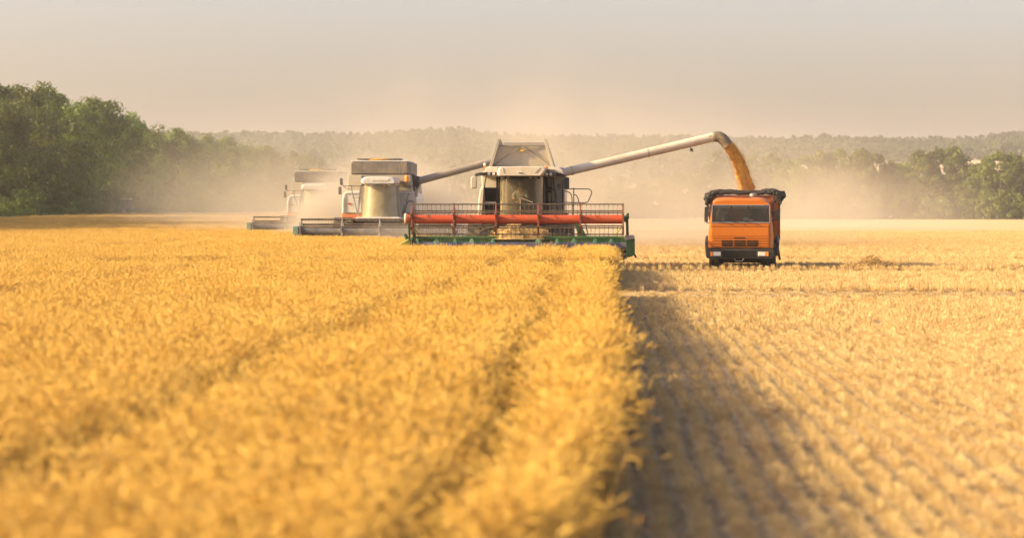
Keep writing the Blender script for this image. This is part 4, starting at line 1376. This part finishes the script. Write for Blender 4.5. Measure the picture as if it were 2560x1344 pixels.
def crown_clumps(r2, h, rx, n, low=.06):
    """Clump centres filling an uneven crown from near the ground to height h."""
    u = r2.uniform(low, 1.0, n)
    prof = np.interp(u, [0, .12, .4, .7, .88, 1.0], [.75, .95, 1.0, .80, .52, .12])
    th = r2.uniform(0, 2 * np.pi, n)
    rr = np.sqrt(r2.uniform(.15, 1, n)) * prof * rx * (1 + .22 * np.sin(3 * th + r2.uniform(0, 6)) + .15 * np.sin(5 * th + u * 7))
    c = np.stack([rr * np.cos(th), rr * np.sin(th), u * h * .93], 1)
    rad = r2.uniform(.12, .24, n) * rx * 1.1
    return c, rad


def tree_variant(seed, h, rx, mat, nclump=100, nleaf=120, leaf=.40):
    r2 = np.random.default_rng(seed)
    c, rad = crown_clumps(r2, h, rx, nclump)
    v, q_ = leaves(c, rad, nleaf, leaf, r2)
    cr = npmesh('crown', v, q_, mat, link=False)
    m = MB()
    top = Vector((.2, .1, h * .75))
    m.tube([(0, 0, -.3), (.05, 0, h * .25), (.15, .08, h * .5), top], [.28, .22, .15, .06], 8)
    for k in range(7):
        a_ = 2.4 * k; z0_ = h * (.22 + .07 * k)
        m.tube([(.08, 0, z0_), (math.cos(a_) * rx * .35, math.sin(a_) * rx * .35, z0_ + h * .09), (math.cos(a_) * rx * .7, math.sin(a_) * rx * .7, z0_ + h * .15)], [.11, .07, .03], 6)
    tk_ = m.build('trunk', M['bark'], None, smooth=True)
    COL.objects.unlink(tk_)
    return cr, tk_


def place_tree(name, var, x, y, z, sc, rz, label, group, sz=1.0):
    r_ = thing(name, label, 'tree', (x, y, z), group)
    r_.rotation_euler = (0, 0, rz)
    r_.scale = (sc, sc, sc * sz)
    for src in var:
        o = src.copy()
        COL.objects.link(o)
        o.parent = r_
    return r_


ORD = ['first', 'second', 'third', 'fourth', 'fifth', 'sixth', 'seventh', 'eighth', 'ninth', 'tenth', 'eleventh', 'twelfth', 'thirteenth', 'fourteenth', 'fifteenth', 'sixteenth', 'seventeenth', 'eighteenth', 'nineteenth', 'twentieth']
left_vars = [tree_variant(20 + k, 16.5, 6.0, M['leaf']) for k in range(5)]
rt = random.Random(4)
TX = -69.5
# off to the left of the frame: only the ones whose shadows reach into the picture
yy = 116.0
k = 0
while yy < 248:
    place_tree('broadleaf_tree', left_vars[k % 5], TX + rt.uniform(-1.5, 1.5), yy, float(gz(TX, yy)), rt.uniform(1.1, 1.3) if yy < 205 else rt.uniform(.92, 1.02), rt.uniform(0, 6), 'windbreak tree just beyond the left edge, casting shade over the wheat', 'windbreak trees left of the frame')
    yy += rt.uniform(6.5, 8.5); k += 1
tops = [(0, 205), (40, 226), (90, 222), (130, 238), (170, 250), (215, 244), (255, 252), (300, 285), (345, 300), (380, 308), (420, 322), (460, 330), (505, 336), (555, 342), (610, 356), (660, 372)]
for k, (px_, py_) in enumerate(tops):
    D_ = TX / (math.tan(math.atan((px_ + 8 - 1280) / F) - YAW))
    x_ = TX + rt.uniform(-1.2, 1.2)
    zg = float(gz(x_, D_))
    hh = (Z(py_, D_) - zg) * 1.05
    if k == 0:
        lab = 'tall dark green tree cut by the left edge of the photo'
    elif k == len(tops) - 1:
        lab = 'last tree of the left windbreak, fading into the dust'
    else:
        lab = f'{ORD[k]} leafy tree along the left windbreak, counted from the left edge of the photo'
    place_tree('broadleaf_tree', left_vars[(k * 2 + 1) % 5], x_, D_, zg, hh / 16.5 * rt.uniform(.98, 1.03), rt.uniform(0, 6), lab, 'trees of the left windbreak')
right_vars = [tree_variant(40 + k, 14.0, 5.2, M['leaf_right'], 85, 90, .52) for k in range(4)]
rtops = [(1975, 392), (2012, 384), (2055, 372), (2100, 366), (2148, 368), (2190, 380), (2232, 398), (2262, 400), (2300, 372), (2345, 366), (2382, 360), (2424, 404), (2462, 388), (2500, 374), (2536, 378), (2575, 384)]
for k, (px_, py_) in enumerate(rtops):
    D_ = 505 + rt.uniform(-8, 14)
    q = P(px_, 540, D_)
    hh = Z(py_, D_)
    if k == 0:
        lab = 'hazy tree right beside the orange truck in the far tree row'
    elif k == 10:
        lab = 'tallest round topped tree of the right hand tree row'
    elif k == len(rtops) - 1:
        lab = 'tree cut by the right edge of the photo in the far tree row'
    else:
        lab = f'{ORD[k]} tree of the far row right of the truck, counted from the truck'
    place_tree('field_edge_tree', right_vars[(k * 3 + 1) % 4], q.x, D_, 0, hh / 14.0, rt.uniform(0, 6), lab, 'trees of the right hand row')


def woods(name, spots, mat, seed, nclump, nleaf, leaf, label):
    r2 = np.random.default_rng(seed)
    V, Q, n0 = [], [], 0
    for x_, y_, z_, h_, w_ in spots:
        c, rad = crown_clumps(r2, h_, w_, nclump)
        v, q_ = leaves(c + np.array([x_, y_, z_]), rad * 1.15, nleaf, leaf, r2)
        V.append(v); Q.append(q_ + n0); n0 += len(v)
    o = npmesh(name, np.concatenate(V), np.concatenate(Q), mat)
    o['kind'] = 'stuff'
    return tag(o, label, 'woods')


r3 = np.random.default_rng(77)
# depth of the left windbreak behind its front trees
sp = [(TX - r3.uniform(6, 26), y_, float(gz(TX, y_)), r3.uniform(13.5, 16.2), r3.uniform(4.5, 6)) for y_ in np.arange(245, 560, 3.0)]
woods('windbreak_woods', sp, M['leaf'], 1, 26, 60, .6, 'dense leafy wood filling the depth behind the left windbreak trees')
sp = [(TX + r3.uniform(2.5, 6.5), y_, float(gz(TX, y_)) - .2, r3.uniform(2.0, 4.8), r3.uniform(1.6, 2.8)) for y_ in np.arange(250, 540, 1.7)]
woods('undergrowth', sp, M['leaf'], 2, 9, 60, .34, 'low bushes along the foot of the left windbreak')
sp = [(P(px_, 540, 495).x, 497 + r3.uniform(-5, 5), -.2, r3.uniform(1.6, 5.5), r3.uniform(1.5, 3.2)) for px_ in np.arange(1940, 2640, 7.5)]
woods('undergrowth', sp, M['leaf_right'], 3, 8, 45, .5, 'low bushes along the foot of the right hand tree row')
sp = [(P(px_, 540, 535).x, 536 + r3.uniform(-8, 10), -.2, r3.uniform(8.5, 11.2), r3.uniform(3.2, 4.6)) for px_ in np.arange(1940, 2660, 17)]
woods('field_edge_woods', sp, M['leaf_right'], 7, 26, 44, .6, 'leafy growth filling the gaps behind the right hand tree row')
# tree belt across the middle, mostly drowned in dust
sp = []
for px_ in np.arange(640, 1960, 15):
    D_ = 525 + r3.uniform(-10, 30); hh = 11 + 3.0 * math.sin(px_ * .011) + r3.uniform(-2, 2.4)
    sp.append((P(px_, 540, D_).x, D_, -.3, hh, r3.uniform(3.6, 5.4)))
woods('tree_belt', sp, M['leaf_right'], 4, 26, 44, .62, 'belt of trees across the field end, veiled by dust behind the combines')
# wooded hillside
sp = []
for i in range(520):
    px_ = r3.uniform(330, 1960); D_ = r3.uniform(800, 1400)
    x_ = P(px_, 500, D_).x
    sp.append((x_, D_, float(hz(x_, D_)) - 1, r3.uniform(8, 12), r3.uniform(5, 9)))
for i in range(260):
    px_ = r3.uniform(1900, 2700); D_ = r3.uniform(1245, 1400)
    x_ = P(px_, 500, D_).x
    sp.append((x_, D_, float(hz(x_, D_)) - 1, r3.uniform(7, 10), r3.uniform(4, 7)))
woods('hillside_woods', sp, M['leaf_far'], 5, 18, 56, 1.0, 'hazy wood covering the far hillside')
sp = []
for px_ in np.arange(330, 2700, 5.0):
    for rep in range(2):
        D_ = 1400 + r3.uniform(-15, 60); x_ = P(px_ + r3.uniform(-4, 4), 500, D_).x
        sp.append((x_, D_, float(hz(x_, D_)) - .6, r3.uniform(8.2, 11.8), r3.uniform(3, 5)))
woods('crest_woods', sp, M['leaf_far'], 6, 15, 50, .95, 'row of hazy trees along the crest of the far hill')


# ------------------------------------------------------------------ standing wheat and stubble
def stalk_mesh(seed, n, foot, hmin, hmax, ear=.088, er=.0085, leafn=2, stem=.0024, droop=1.0, sides=5):
    r2 = np.random.default_rng(seed)
    V, Q, MI, n0 = [], [], [], 0

    def strip_tube(pts, rad, sides_):
        nonlocal n0
        pts = np.array(pts); k = len(pts)
        d = np.gradient(pts, axis=0); d /= np.linalg.norm(d, axis=1)[:, None] + 1e-9
        ref = np.array([.3, .9, .1])
        a_ = np.cross(d, ref); a_ /= np.linalg.norm(a_, axis=1)[:, None] + 1e-9
        b_ = np.cross(d, a_)
        t = np.arange(sides_) * 2 * np.pi / sides_
        ring = pts[:, None, :] + np.array(rad)[:, None, None] * (a_[:, None, :] * np.cos(t)[None, :, None] + b_[:, None, :] * np.sin(t)[None, :, None])
        V.append(ring.reshape(-1, 3))
        i = np.arange(k - 1)[:, None] * sides_; j = np.arange(sides_)[None, :]; j2 = (j + 1) % sides_
        Q.append(np.stack([i + j, i + j2, i + sides_ + j2, i + sides_ + j], -1).reshape(-1, 4) + n0)
        n0 += k * sides_

    for s in range(n):
        x, y = r2.uniform(-foot, foot, 2)
        h_ = r2.uniform(hmin, hmax)
        az = r2.uniform(0, 2 * np.pi); lean = r2.uniform(.0, .16)
        dx, dy = math.cos(az), math.sin(az)
        bend = r2.uniform(.3, 2.5) * droop
        pts = []
        for t in (0, .4, .75, 1.0):
            pts.append((x + dx * lean * h_ * t ** 2, y + dy * lean * h_ * t ** 2, h_ * t))
        p0 = np.array(pts[-1]); ang = lean * 1.5
        arc = []
        for i in range(3):
            ang += bend * .22
            p0 = p0 + np.array([dx * math.sin(ang), dy * math.sin(ang), math.cos(ang)]) * .028
            arc.append(p0.copy())
        strip_tube(pts + arc, [stem] * 4 + [stem * .8] * 3, 3); MI += [1] * len(Q[-1])
        e = [arc[-1]]
        le = ear * r2.uniform(.8, 1.2)
        for i in range(5):
            ang += bend * .09
            p0 = p0 + np.array([dx * math.sin(ang), dy * math.sin(ang), math.cos(ang)]) * le / 5
            e.append(p0.copy())
        rr = er * r2.uniform(.85, 1.2)
        strip_tube(e, [rr * .45, rr * .95, rr, rr * .95, rr * .75, rr * .2], sides); MI += [0] * len(Q[-1])
        for l in range(leafn):
            z0_ = h_ * r2.uniform(.35, .85); la = r2.uniform(0, 2 * np.pi); ll = r2.uniform(.10, .20); w = r2.uniform(.003, .006)
            base_ = np.array([x + dx * lean * h_ * (z0_ / h_) ** 2, y + dy * lean * h_ * (z0_ / h_) ** 2, z0_])
            c_, s_2 = math.cos(la), math.sin(la)
            prev = []
            for i, (o_, zz_) in enumerate(((0, 0), (.35, .28), (.75, .22), (1.0, -.12))):
                pt = base_ + np.array([c_ * o_ * ll, s_2 * o_ * ll, zz_ * ll])
                ww = w * (.55, .55, .45, .1)[i]
                prev.append(pt + np.array([-s_2, c_, .3]) * ww); prev.append(pt - np.array([-s_2, c_, .3]) * ww)
            V.append(np.array(prev))
            Q.append(np.array([[0, 1, 3, 2], [2, 3, 5, 4], [4, 5, 7, 6]]) + n0); MI += [1] * 3
            n0 += 8
    return np.concatenate(V), np.concatenate(Q), MI


def stubble_mesh(seed, nup, nlie, fx, fy, h0, h1, w):
    r2 = np.random.default_rng(seed)
    base = np.stack([r2.uniform(-fx, fx, nup) + r2.normal(0, .015, nup), r2.uniform(-fy, fy, nup), np.zeros(nup)], 1)
    top = base + np.stack([r2.normal(0, .022, nup), r2.normal(0, .03, nup), r2.uniform(h0, h1, nup)], 1)
    a_ = r2.uniform(0, np.pi, nup); wv = np.stack([np.cos(a_), np.sin(a_), np.zeros(nup)], 1) * w
    v1 = np.stack([base - wv, base + wv, top + wv, top - wv], 1).reshape(-1, 3)
    c = np.stack([r2.normal(0, .045, nlie), r2.uniform(-fy * 1.3, fy * 1.3, nlie), r2.uniform(.008, .055, nlie)], 1)
    a_ = r2.uniform(0, 2 * np.pi, nlie); L = r2.uniform(.02, .075, nlie)[:, None]
    d = np.stack([np.cos(a_), np.sin(a_), r2.normal(0, .25, nlie)], 1) * L
    wv = np.stack([-np.sin(a_), np.cos(a_), r2.normal(0, .5, nlie)], 1) * w
    v2 = np.stack([c - d - wv, c + d - wv, c + d + wv, c - d + wv], 1).reshape(-1, 3)
    v = np.concatenate([v1, v2])
    return v, np.arange(len(v)).reshape(-1, 4)


def tuft_collection(name, metas, mat):
    c = bpy.data.collections.new(name)
    for i, (v, q_, *mi) in enumerate(metas):
        o = npmesh(f'{name}_{i}', v, q_, mat, link=False)
        if mi:
            o.data.materials.append(M['stem'])
            o.data.polygons.foreach_set('material_index', np.array(mi[0], dtype=np.int32))
        c.objects.link(o)
    return c


def scatter(name, pts, eul, scl, coll, mat, label, cat):
    """One 'stuff' object: tufts of the collection set on its points by geometry nodes."""
    me = bpy.data.meshes.new(name)
    me.vertices.add(len(pts))
    me.vertices.foreach_set('co', np.ascontiguousarray(pts, dtype=np.float32).ravel())
    at = me.attributes.new('eul', 'FLOAT_VECTOR', 'POINT'); at.data.foreach_set('vector', np.ascontiguousarray(eul, dtype=np.float32).ravel())
    at = me.attributes.new('scl', 'FLOAT_VECTOR', 'POINT'); at.data.foreach_set('vector', np.ascontiguousarray(scl, dtype=np.float32).ravel())
    me.materials.append(mat)
    o = bpy.data.objects.new(name, me)
    COL.objects.link(o)
    ng = bpy.data.node_groups.new(name, 'GeometryNodeTree')
    ng.interface.new_socket('Geometry', in_out='INPUT', socket_type='NodeSocketGeometry')
    ng.interface.new_socket('Geometry', in_out='OUTPUT', socket_type='NodeSocketGeometry')
    gi, go_ = ng.nodes.new('NodeGroupInput'), ng.nodes.new('NodeGroupOutput')
    ci = ng.nodes.new('GeometryNodeCollectionInfo')
    ci.inputs['Collection'].default_value = coll
    ci.inputs['Separate Children'].default_value = True
    ci.inputs['Reset Children'].default_value = True
    ip = ng.nodes.new('GeometryNodeInstanceOnPoints')
    ip.inputs['Pick Instance'].default_value = True
    rv = ng.nodes.new('FunctionNodeRandomValue'); rv.data_type = 'INT'
    rv.inputs[4].default_value, rv.inputs[5].default_value = 0, len(coll.objects) - 1
    na = ng.nodes.new('GeometryNodeInputNamedAttribute'); na.data_type = 'FLOAT_VECTOR'; na.inputs[0].default_value = 'eul'
    nb = ng.nodes.new('GeometryNodeInputNamedAttribute'); nb.data_type = 'FLOAT_VECTOR'; nb.inputs[0].default_value = 'scl'
    er_ = ng.nodes.new('FunctionNodeEulerToRotation')
    L = ng.links.new
    L(gi.outputs[0], ip.inputs['Points']); L(ci.outputs[0], ip.inputs['Instance'])
    L(rv.outputs[2], ip.inputs['Instance Index'])
    L(na.outputs[0], er_.inputs[0]); L(er_.outputs[0], ip.inputs['Rotation']); L(nb.outputs[0], ip.inputs['Scale'])
    L(ip.outputs[0], go_.inputs[0])
    md = o.modifiers.new('scatter', 'NODES'); md.node_group = ng
    o['kind'] = 'stuff'
    return tag(o, label, cat)


def edge_x(y):
    """Right edge of the standing wheat at distance y."""
    y = np.asarray(y, float)
    e = np.interp(y, [6, 10.1, 11.6, 13.6, 16.4, 19.7, 25.5, 36, 44, 52, 66, 80], [-.50, -.48, -.42, -.29, -.16, -.11, -.11, -.18, -.28, -.20, -.06, -.02])
    e = e + .04 * np.sin(y * 1.9) + .03 * np.sin(y * 3.7 + 1)
    e = np.where(y > 80.55, -7.0, e)
    e = np.where(y > 108.1, -14.0, e)
    e = np.where(y > 138.5, -20.7, e)
    return e


def keep_wheat(x, y, r2):
    """Density 0..1 and height factor of the crop."""
    e = edge_x(y)
    k = (x < e).astype(float)
    tl = [(-.62 - .0088 * y, .15), (-3.25 + .010 * y, .145), (-9.6 + .004 * y, .2), (-17, .25), (-27, .25), (-37, .25), (-47, .25), (-57, .25)]
    hgt = np.ones_like(x)
    for c, w in tl:
        d = np.abs(x - c - .08 * np.sin(y * .5))
        g_ = np.clip(1 - (d / (w * 1.9)) ** 2, 0, 1)
        hgt = hgt * (1 - .44 * g_)
        k = np.where(d < w, k * .35, k)
    for y0, y1 in ((57.5, 62.5),):
        inb = (y > y0) & (y < y1)
        hgt = np.where(inb, hgt * (.62 + .2 * (x < -1.5)), hgt)
        k = np.where(inb & (x > -1.4 + .25 * np.sin(x * 9)), 0, k)
        k = np.where(inb & (x <= -1.4), k * .5, k)
    # tracks across the crop on the left
    for y0, y1 in ((84.5, 86.5), (150, 153.5), (196, 200)):
        inb = (y > y0) & (y < y1) & (x < -8)
        k = np.where(inb, k * .25, k); hgt = np.where(inb, hgt * .6, hgt)
    hgt = hgt * (1 + .07 * wav(x * 1.0, y * .6, 1.2) + .04 * wav(x, y, .25))
    k = k * np.clip(.92 + .35 * wav(x * 1.7 + 3, y * .8, 1.1), .45, 1)
    return k, hgt


def wheat_points(y0, y1, step, xmax_margin, xlim, r2, xleft=None):
    ys_ = np.arange(y0, y1, step)
    P_, H_ = [], []
    for y in ys_:
        xl = -(.252 * y + xmax_margin)
        xl = max(xl, xlim)
        xr = float(edge_x(y)) + .1
        if xr <= xl:
            continue
        n = int((xr - xl) / step) + 1
        x = xl + np.arange(n) * step + r2.uniform(-.5, .5, n) * step
        yv = y + r2.uniform(-.5, .5, n) * step
        k, hg = keep_wheat(x, yv, r2)
        s_2 = r2.uniform(0, 1, n) < k
        P_.append(np.stack([x, yv, gz(x, yv)], 1)[s_2]); H_.append(hg[s_2])
    return np.concatenate(P_), np.concatenate(H_)


def tilt_spin(tilt, spin, tilt_x):
    """Euler angles for a spin about the stalk followed by a tilt to the right."""
    sy, cy, sz, cz = np.sin(tilt), np.cos(tilt), np.sin(spin), np.cos(spin)
    return np.stack([np.arctan2(sy * sz, cy) + tilt_x, np.arcsin(np.clip(sy * cz, -1, 1)), np.arctan2(sz, cy * cz)], 1)


near_t = tuft_collection('wheat_tuft', [stalk_mesh(100 + i, 36, .125, .62, .83, ear=.086, er=.0044, leafn=1, stem=.0017, droop=.8) for i in range(8)], M['wheat'])
mid_t = tuft_collection('wheat_clump', [stalk_mesh(120 + i, 76, .20, .63, .83, ear=.088, er=.0052, leafn=0, stem=.0022, sides=4, droop=.8) for i in range(6)], M['wheat'])
far_t = tuft_collection('wheat_patch', [stalk_mesh(140 + i, 200, .52, .64, .82, ear=.095, er=.010, leafn=0, stem=.004, sides=4, droop=.85) for i in range(5)], M['wheat'])
r4 = np.random.default_rng(9)
for nm, y0, y1, st, mg, xl, cl, lab in (('wheat', 5.5, 46, .205, 3.5, -75, near_t, 'ripe golden wheat standing in the foreground left of the cut edge'),
                                        ('wheat', 46, 146, .33, 3.5, -75, mid_t, 'ripe golden wheat in front of and between the combines'),
                                        ('wheat', 146, 560, .86, 2, -62, far_t, 'ripe golden wheat running back to the left windbreak')):
    p_, hg = wheat_points(y0, y1, st, mg, xl, r4)
    if y0 < 60:  # extra edge stalks, added to deepen the shade strip on the stubble
        ye = r4.uniform(y0, min(y1, 80.4), int((min(y1, 80.4) - y0) * (17 if y0 < 40 else 9)))
        xe = edge_x(ye) - np.abs(r4.normal(0, .16, len(ye)))
        ke = (keep_wheat(xe, ye, r4)[0] > .5)
        p_ = np.concatenate([p_, np.stack([xe, ye, gz(xe, ye)], 1)[ke]]); hg = np.concatenate([hg, keep_wheat(xe, ye, r4)[1][ke]])
    n = len(p_)
    # the stand leans out over the cut edge
    lean = np.clip((p_[:, 0] - edge_x(p_[:, 1]) + .35) / .35, 0, 1) * (p_[:, 1] < 80.5)
    eul = tilt_spin(r4.normal(0, .07, n) + lean * r4.uniform(-.06, .24, n), r4.uniform(0, 6.28, n), r4.normal(0, .06, n))
    sc = r4.uniform(.93, 1.07, n)
    scatter(nm, p_, eul, np.stack([sc, sc, sc * hg], 1), cl, M['wheat'], lab, 'wheat')
    print(nm, n)

# single stalks hanging out over the cut edge
stray_t = tuft_collection('stray_stalk', [stalk_mesh(160 + i, 2, .05, .66, .84, ear=.09, er=.0055, leafn=1, stem=.002, droop=1.3) for i in range(6)], M['wheat'])
ye = np.concatenate([[10.3], r4.uniform(9, 46, 190)])
pe = np.stack([edge_x(ye) + r4.uniform(-.05, .12, len(ye)), ye, np.zeros(len(ye))], 1)
pe[0, 0] = -.02
sc = r4.uniform(.95, 1.1, len(ye))
te = r4.uniform(.05, .42, len(ye)); te[0] = .30
scatter('stray_wheat', pe, tilt_spin(te, r4.uniform(0, 6.28, len(ye)), r4.normal(0, .12, len(ye))), np.stack([sc, sc, sc], 1), stray_t, M['wheat'], 'single wheat stalks hanging out over the cut edge', 'wheat')

# stubble
near_s = tuft_collection('stubble_tuft', [stubble_mesh(200 + i, 62, 52, .038, .13, .05, .10, .0018) for i in range(6)], M['straw'])
mid_s = tuft_collection('stubble_clump', [stubble_mesh(220 + i, 95, 60, .042, .26, .07, .125, .0030) for i in range(5)], M['straw'])
ROW = .26
BARE = ((57.4, 62.6, .45), (80.9, 83.3, .93), (100.5, 102.2, .9), (122, 124, .9))


def stub_points(y0, y1, stepy, r2, drop=0.0):
    out = []
    rows = np.arange(-22, 40, ROW)
    for y in np.arange(y0, y1, stepy):
        e = float(edge_x(y))
        xr = .175 * y + 6.0
        x = rows[(rows > e + .12) & (rows < xr) & (rows > -.25 * y)]
        if not len(x):
            continue
        x = x + .025 * np.sin(y * .8 + x) + r2.normal(0, .015, len(x))
        yv = y + r2.uniform(-.5, .5, len(x)) * stepy
        k = np.full(len(x), 1 - drop)
        for a_, b_, dens in BARE:
            k = np.where((yv > a_ + .12 * np.sin(x * 11)) & (yv < b_), k * (1 - dens), k)
        s_2 = r2.uniform(0, 1, len(x)) < k
        out.append(np.stack([x, yv, np.zeros(len(x))], 1)[s_2])
    return np.concatenate(out)


for y0, y1, st, cl, lab in ((6, 42, .2, near_s, 'rows of short stubble and loose straw beside the wheat in the foreground'), (42, 112, .46, mid_s, 'rows of short stubble around the truck'), (112, 230, 1.5, mid_s, 'pale stubble behind the truck and the combines')):
    p_ = stub_points(y0, y1, st, r4, .04)
    p_[:, 2] = gz(p_[:, 0], p_[:, 1])
    n = len(p_)
    eul = np.stack([r4.normal(0, .1, n), r4.normal(0, .1, n), np.where(r4.uniform(size=n) < .5, 0, np.pi) + r4.normal(0, .15, n)], 1)
    sc = r4.uniform(.8, 1.2, n)
    flatt = np.where((p_[:, 1] > 57.2) & (p_[:, 1] < 62.7), .28, 1.0)
    wide = np.where(flatt < 1, 2.2, 1.0)
    for ya, yb in ((62.7, 63.5), (83.3, 84.1), (102.2, 103)):
        flatt = np.where((p_[:, 1] > ya) & (p_[:, 1] < yb), 1.7, flatt)
    scatter('stubble', p_, eul, np.stack([sc * wide, sc, sc * flatt], 1), cl, M['straw'], lab, 'stubble')
    print('stubble', n)


# ------------------------------------------------------------------ air: haze and dust
hmz = bpy.data.materials.new('haze_air'); hmz.use_nodes = True
nt = hmz.node_tree; nt.nodes.remove(nt.nodes['Principled BSDF'])
pv = N(nt, 'ShaderNodeVolumePrincipled')
pv.inputs['Color'].default_value = (.92, .89, .88, 1)
pv.inputs['Density'].default_value = .00022
pv.inputs['Anisotropy'].default_value = .2
nt.links.new(pv.outputs[0], nt.nodes['Material Output'].inputs['Volume'])
hb = MB().box(-1600, 1600, -60, 4200, -60, 75).build('haze', hmz)
hb['kind'] = 'stuff'
tag(hb, 'thin golden harvest haze over the whole field', 'haze')


def dust(name, c, r_, dens, seed, label, scale=.25, zfall=.35, lo=.35, hi=.75):
    """Cloud of drifting dust: a soft-edged volume with its own billows."""
    m_ = bpy.data.materials.new(name + '_air'); m_.use_nodes = True
    nt = m_.node_tree; nt.nodes.remove(nt.nodes['Principled BSDF'])
    pv = N(nt, 'ShaderNodeVolumePrincipled')
    pv.inputs['Color'].default_value = (.74, .65, .54, 1)
    pv.inputs['Anisotropy'].default_value = .1
    tc = N(nt, 'ShaderNodeTexCoord')
    ln = N(nt, 'ShaderNodeVectorMath', operation='LENGTH')
    nt.links.new(tc.outputs['Object'], ln.inputs[0])
    fall = rampf(nt, ln.outputs['Value'], 1.0, .15)
    mp = N(nt, 'ShaderNodeMapping')
    mp.inputs['Scale'].default_value = (r_[0] * scale, r_[1] * scale * .6, r_[2] * scale)
    mp.inputs['Location'].default_value = (seed * 3.1, seed * 1.7, seed)
    nt.links.new(tc.outputs['Object'], mp.inputs[0])
    nz = rampf(nt, noise(nt, 1.0, 3, .55, mp.outputs[0]), lo, hi, .12, 1)
    sp_ = N(nt, 'ShaderNodeSeparateXYZ')
    nt.links.new(tc.outputs['Object'], sp_.inputs[0])
    zf = rampf(nt, sp_.outputs['Z'], .95, -.1, zfall * .25, 1)
    a_ = N(nt, 'ShaderNodeMath', operation='MULTIPLY'); nt.links.new(fall, a_.inputs[0]); nt.links.new(nz, a_.inputs[1])
    b_ = N(nt, 'ShaderNodeMath', operation='MULTIPLY'); nt.links.new(a_.outputs[0], b_.inputs[0]); nt.links.new(zf, b_.inputs[1])
    c_ = N(nt, 'ShaderNodeMath', operation='MULTIPLY'); nt.links.new(b_.outputs[0], c_.inputs[0]); c_.inputs[1].default_value = dens
    nt.links.new(c_.outputs[0], pv.inputs['Density'])
    nt.links.new(pv.outputs[0], nt.nodes['Material Output'].inputs['Volume'])
    bm = bmesh.new(); bmesh.ops.create_icosphere(bm, subdivisions=3, radius=1.0)
    me = bpy.data.meshes.new(name); bm.to_mesh(me); bm.free(); me.materials.append(m_)
    o = bpy.data.objects.new(name, me); COL.objects.link(o)
    o.location, o.scale = c, r_
    o['kind'] = 'stuff'
    return tag(o, label, 'dust')


dust('dust_cloud', (-6, 152, 0), (27, 36, 15), .112, 1, 'broad bank of golden dust hanging behind the combines', .16)
dust('dust_cloud', (-11.9, 126, .3), (5.8, 7, 5.8), 5.2, 2, 'thick dust blowing across the farthest white combine', .3, .5)
dust('dust_cloud', (-9.0, 104.2, .3), (4.6, 2.6, 1.9), .55, 3, 'thin dust drifting low over the reel of the middle white combine', .5)
dust('dust_cloud', (-35, 225, 0), (15, 36, 15), .034, 4, 'thin smoke like dust rising in front of the left windbreak', .09, .8)
dust('dust_cloud', (25, 270, 0), (20, 70, 15), .034, 5, 'pale dust drifting over the stubble behind the truck', .07)
dust('dust_cloud', (5.15, 88.6, 2.9), (1.5, 1.5, 1.1), .35, 6, 'small puff of chaff dust where the grain lands in the truck', .9, .8)
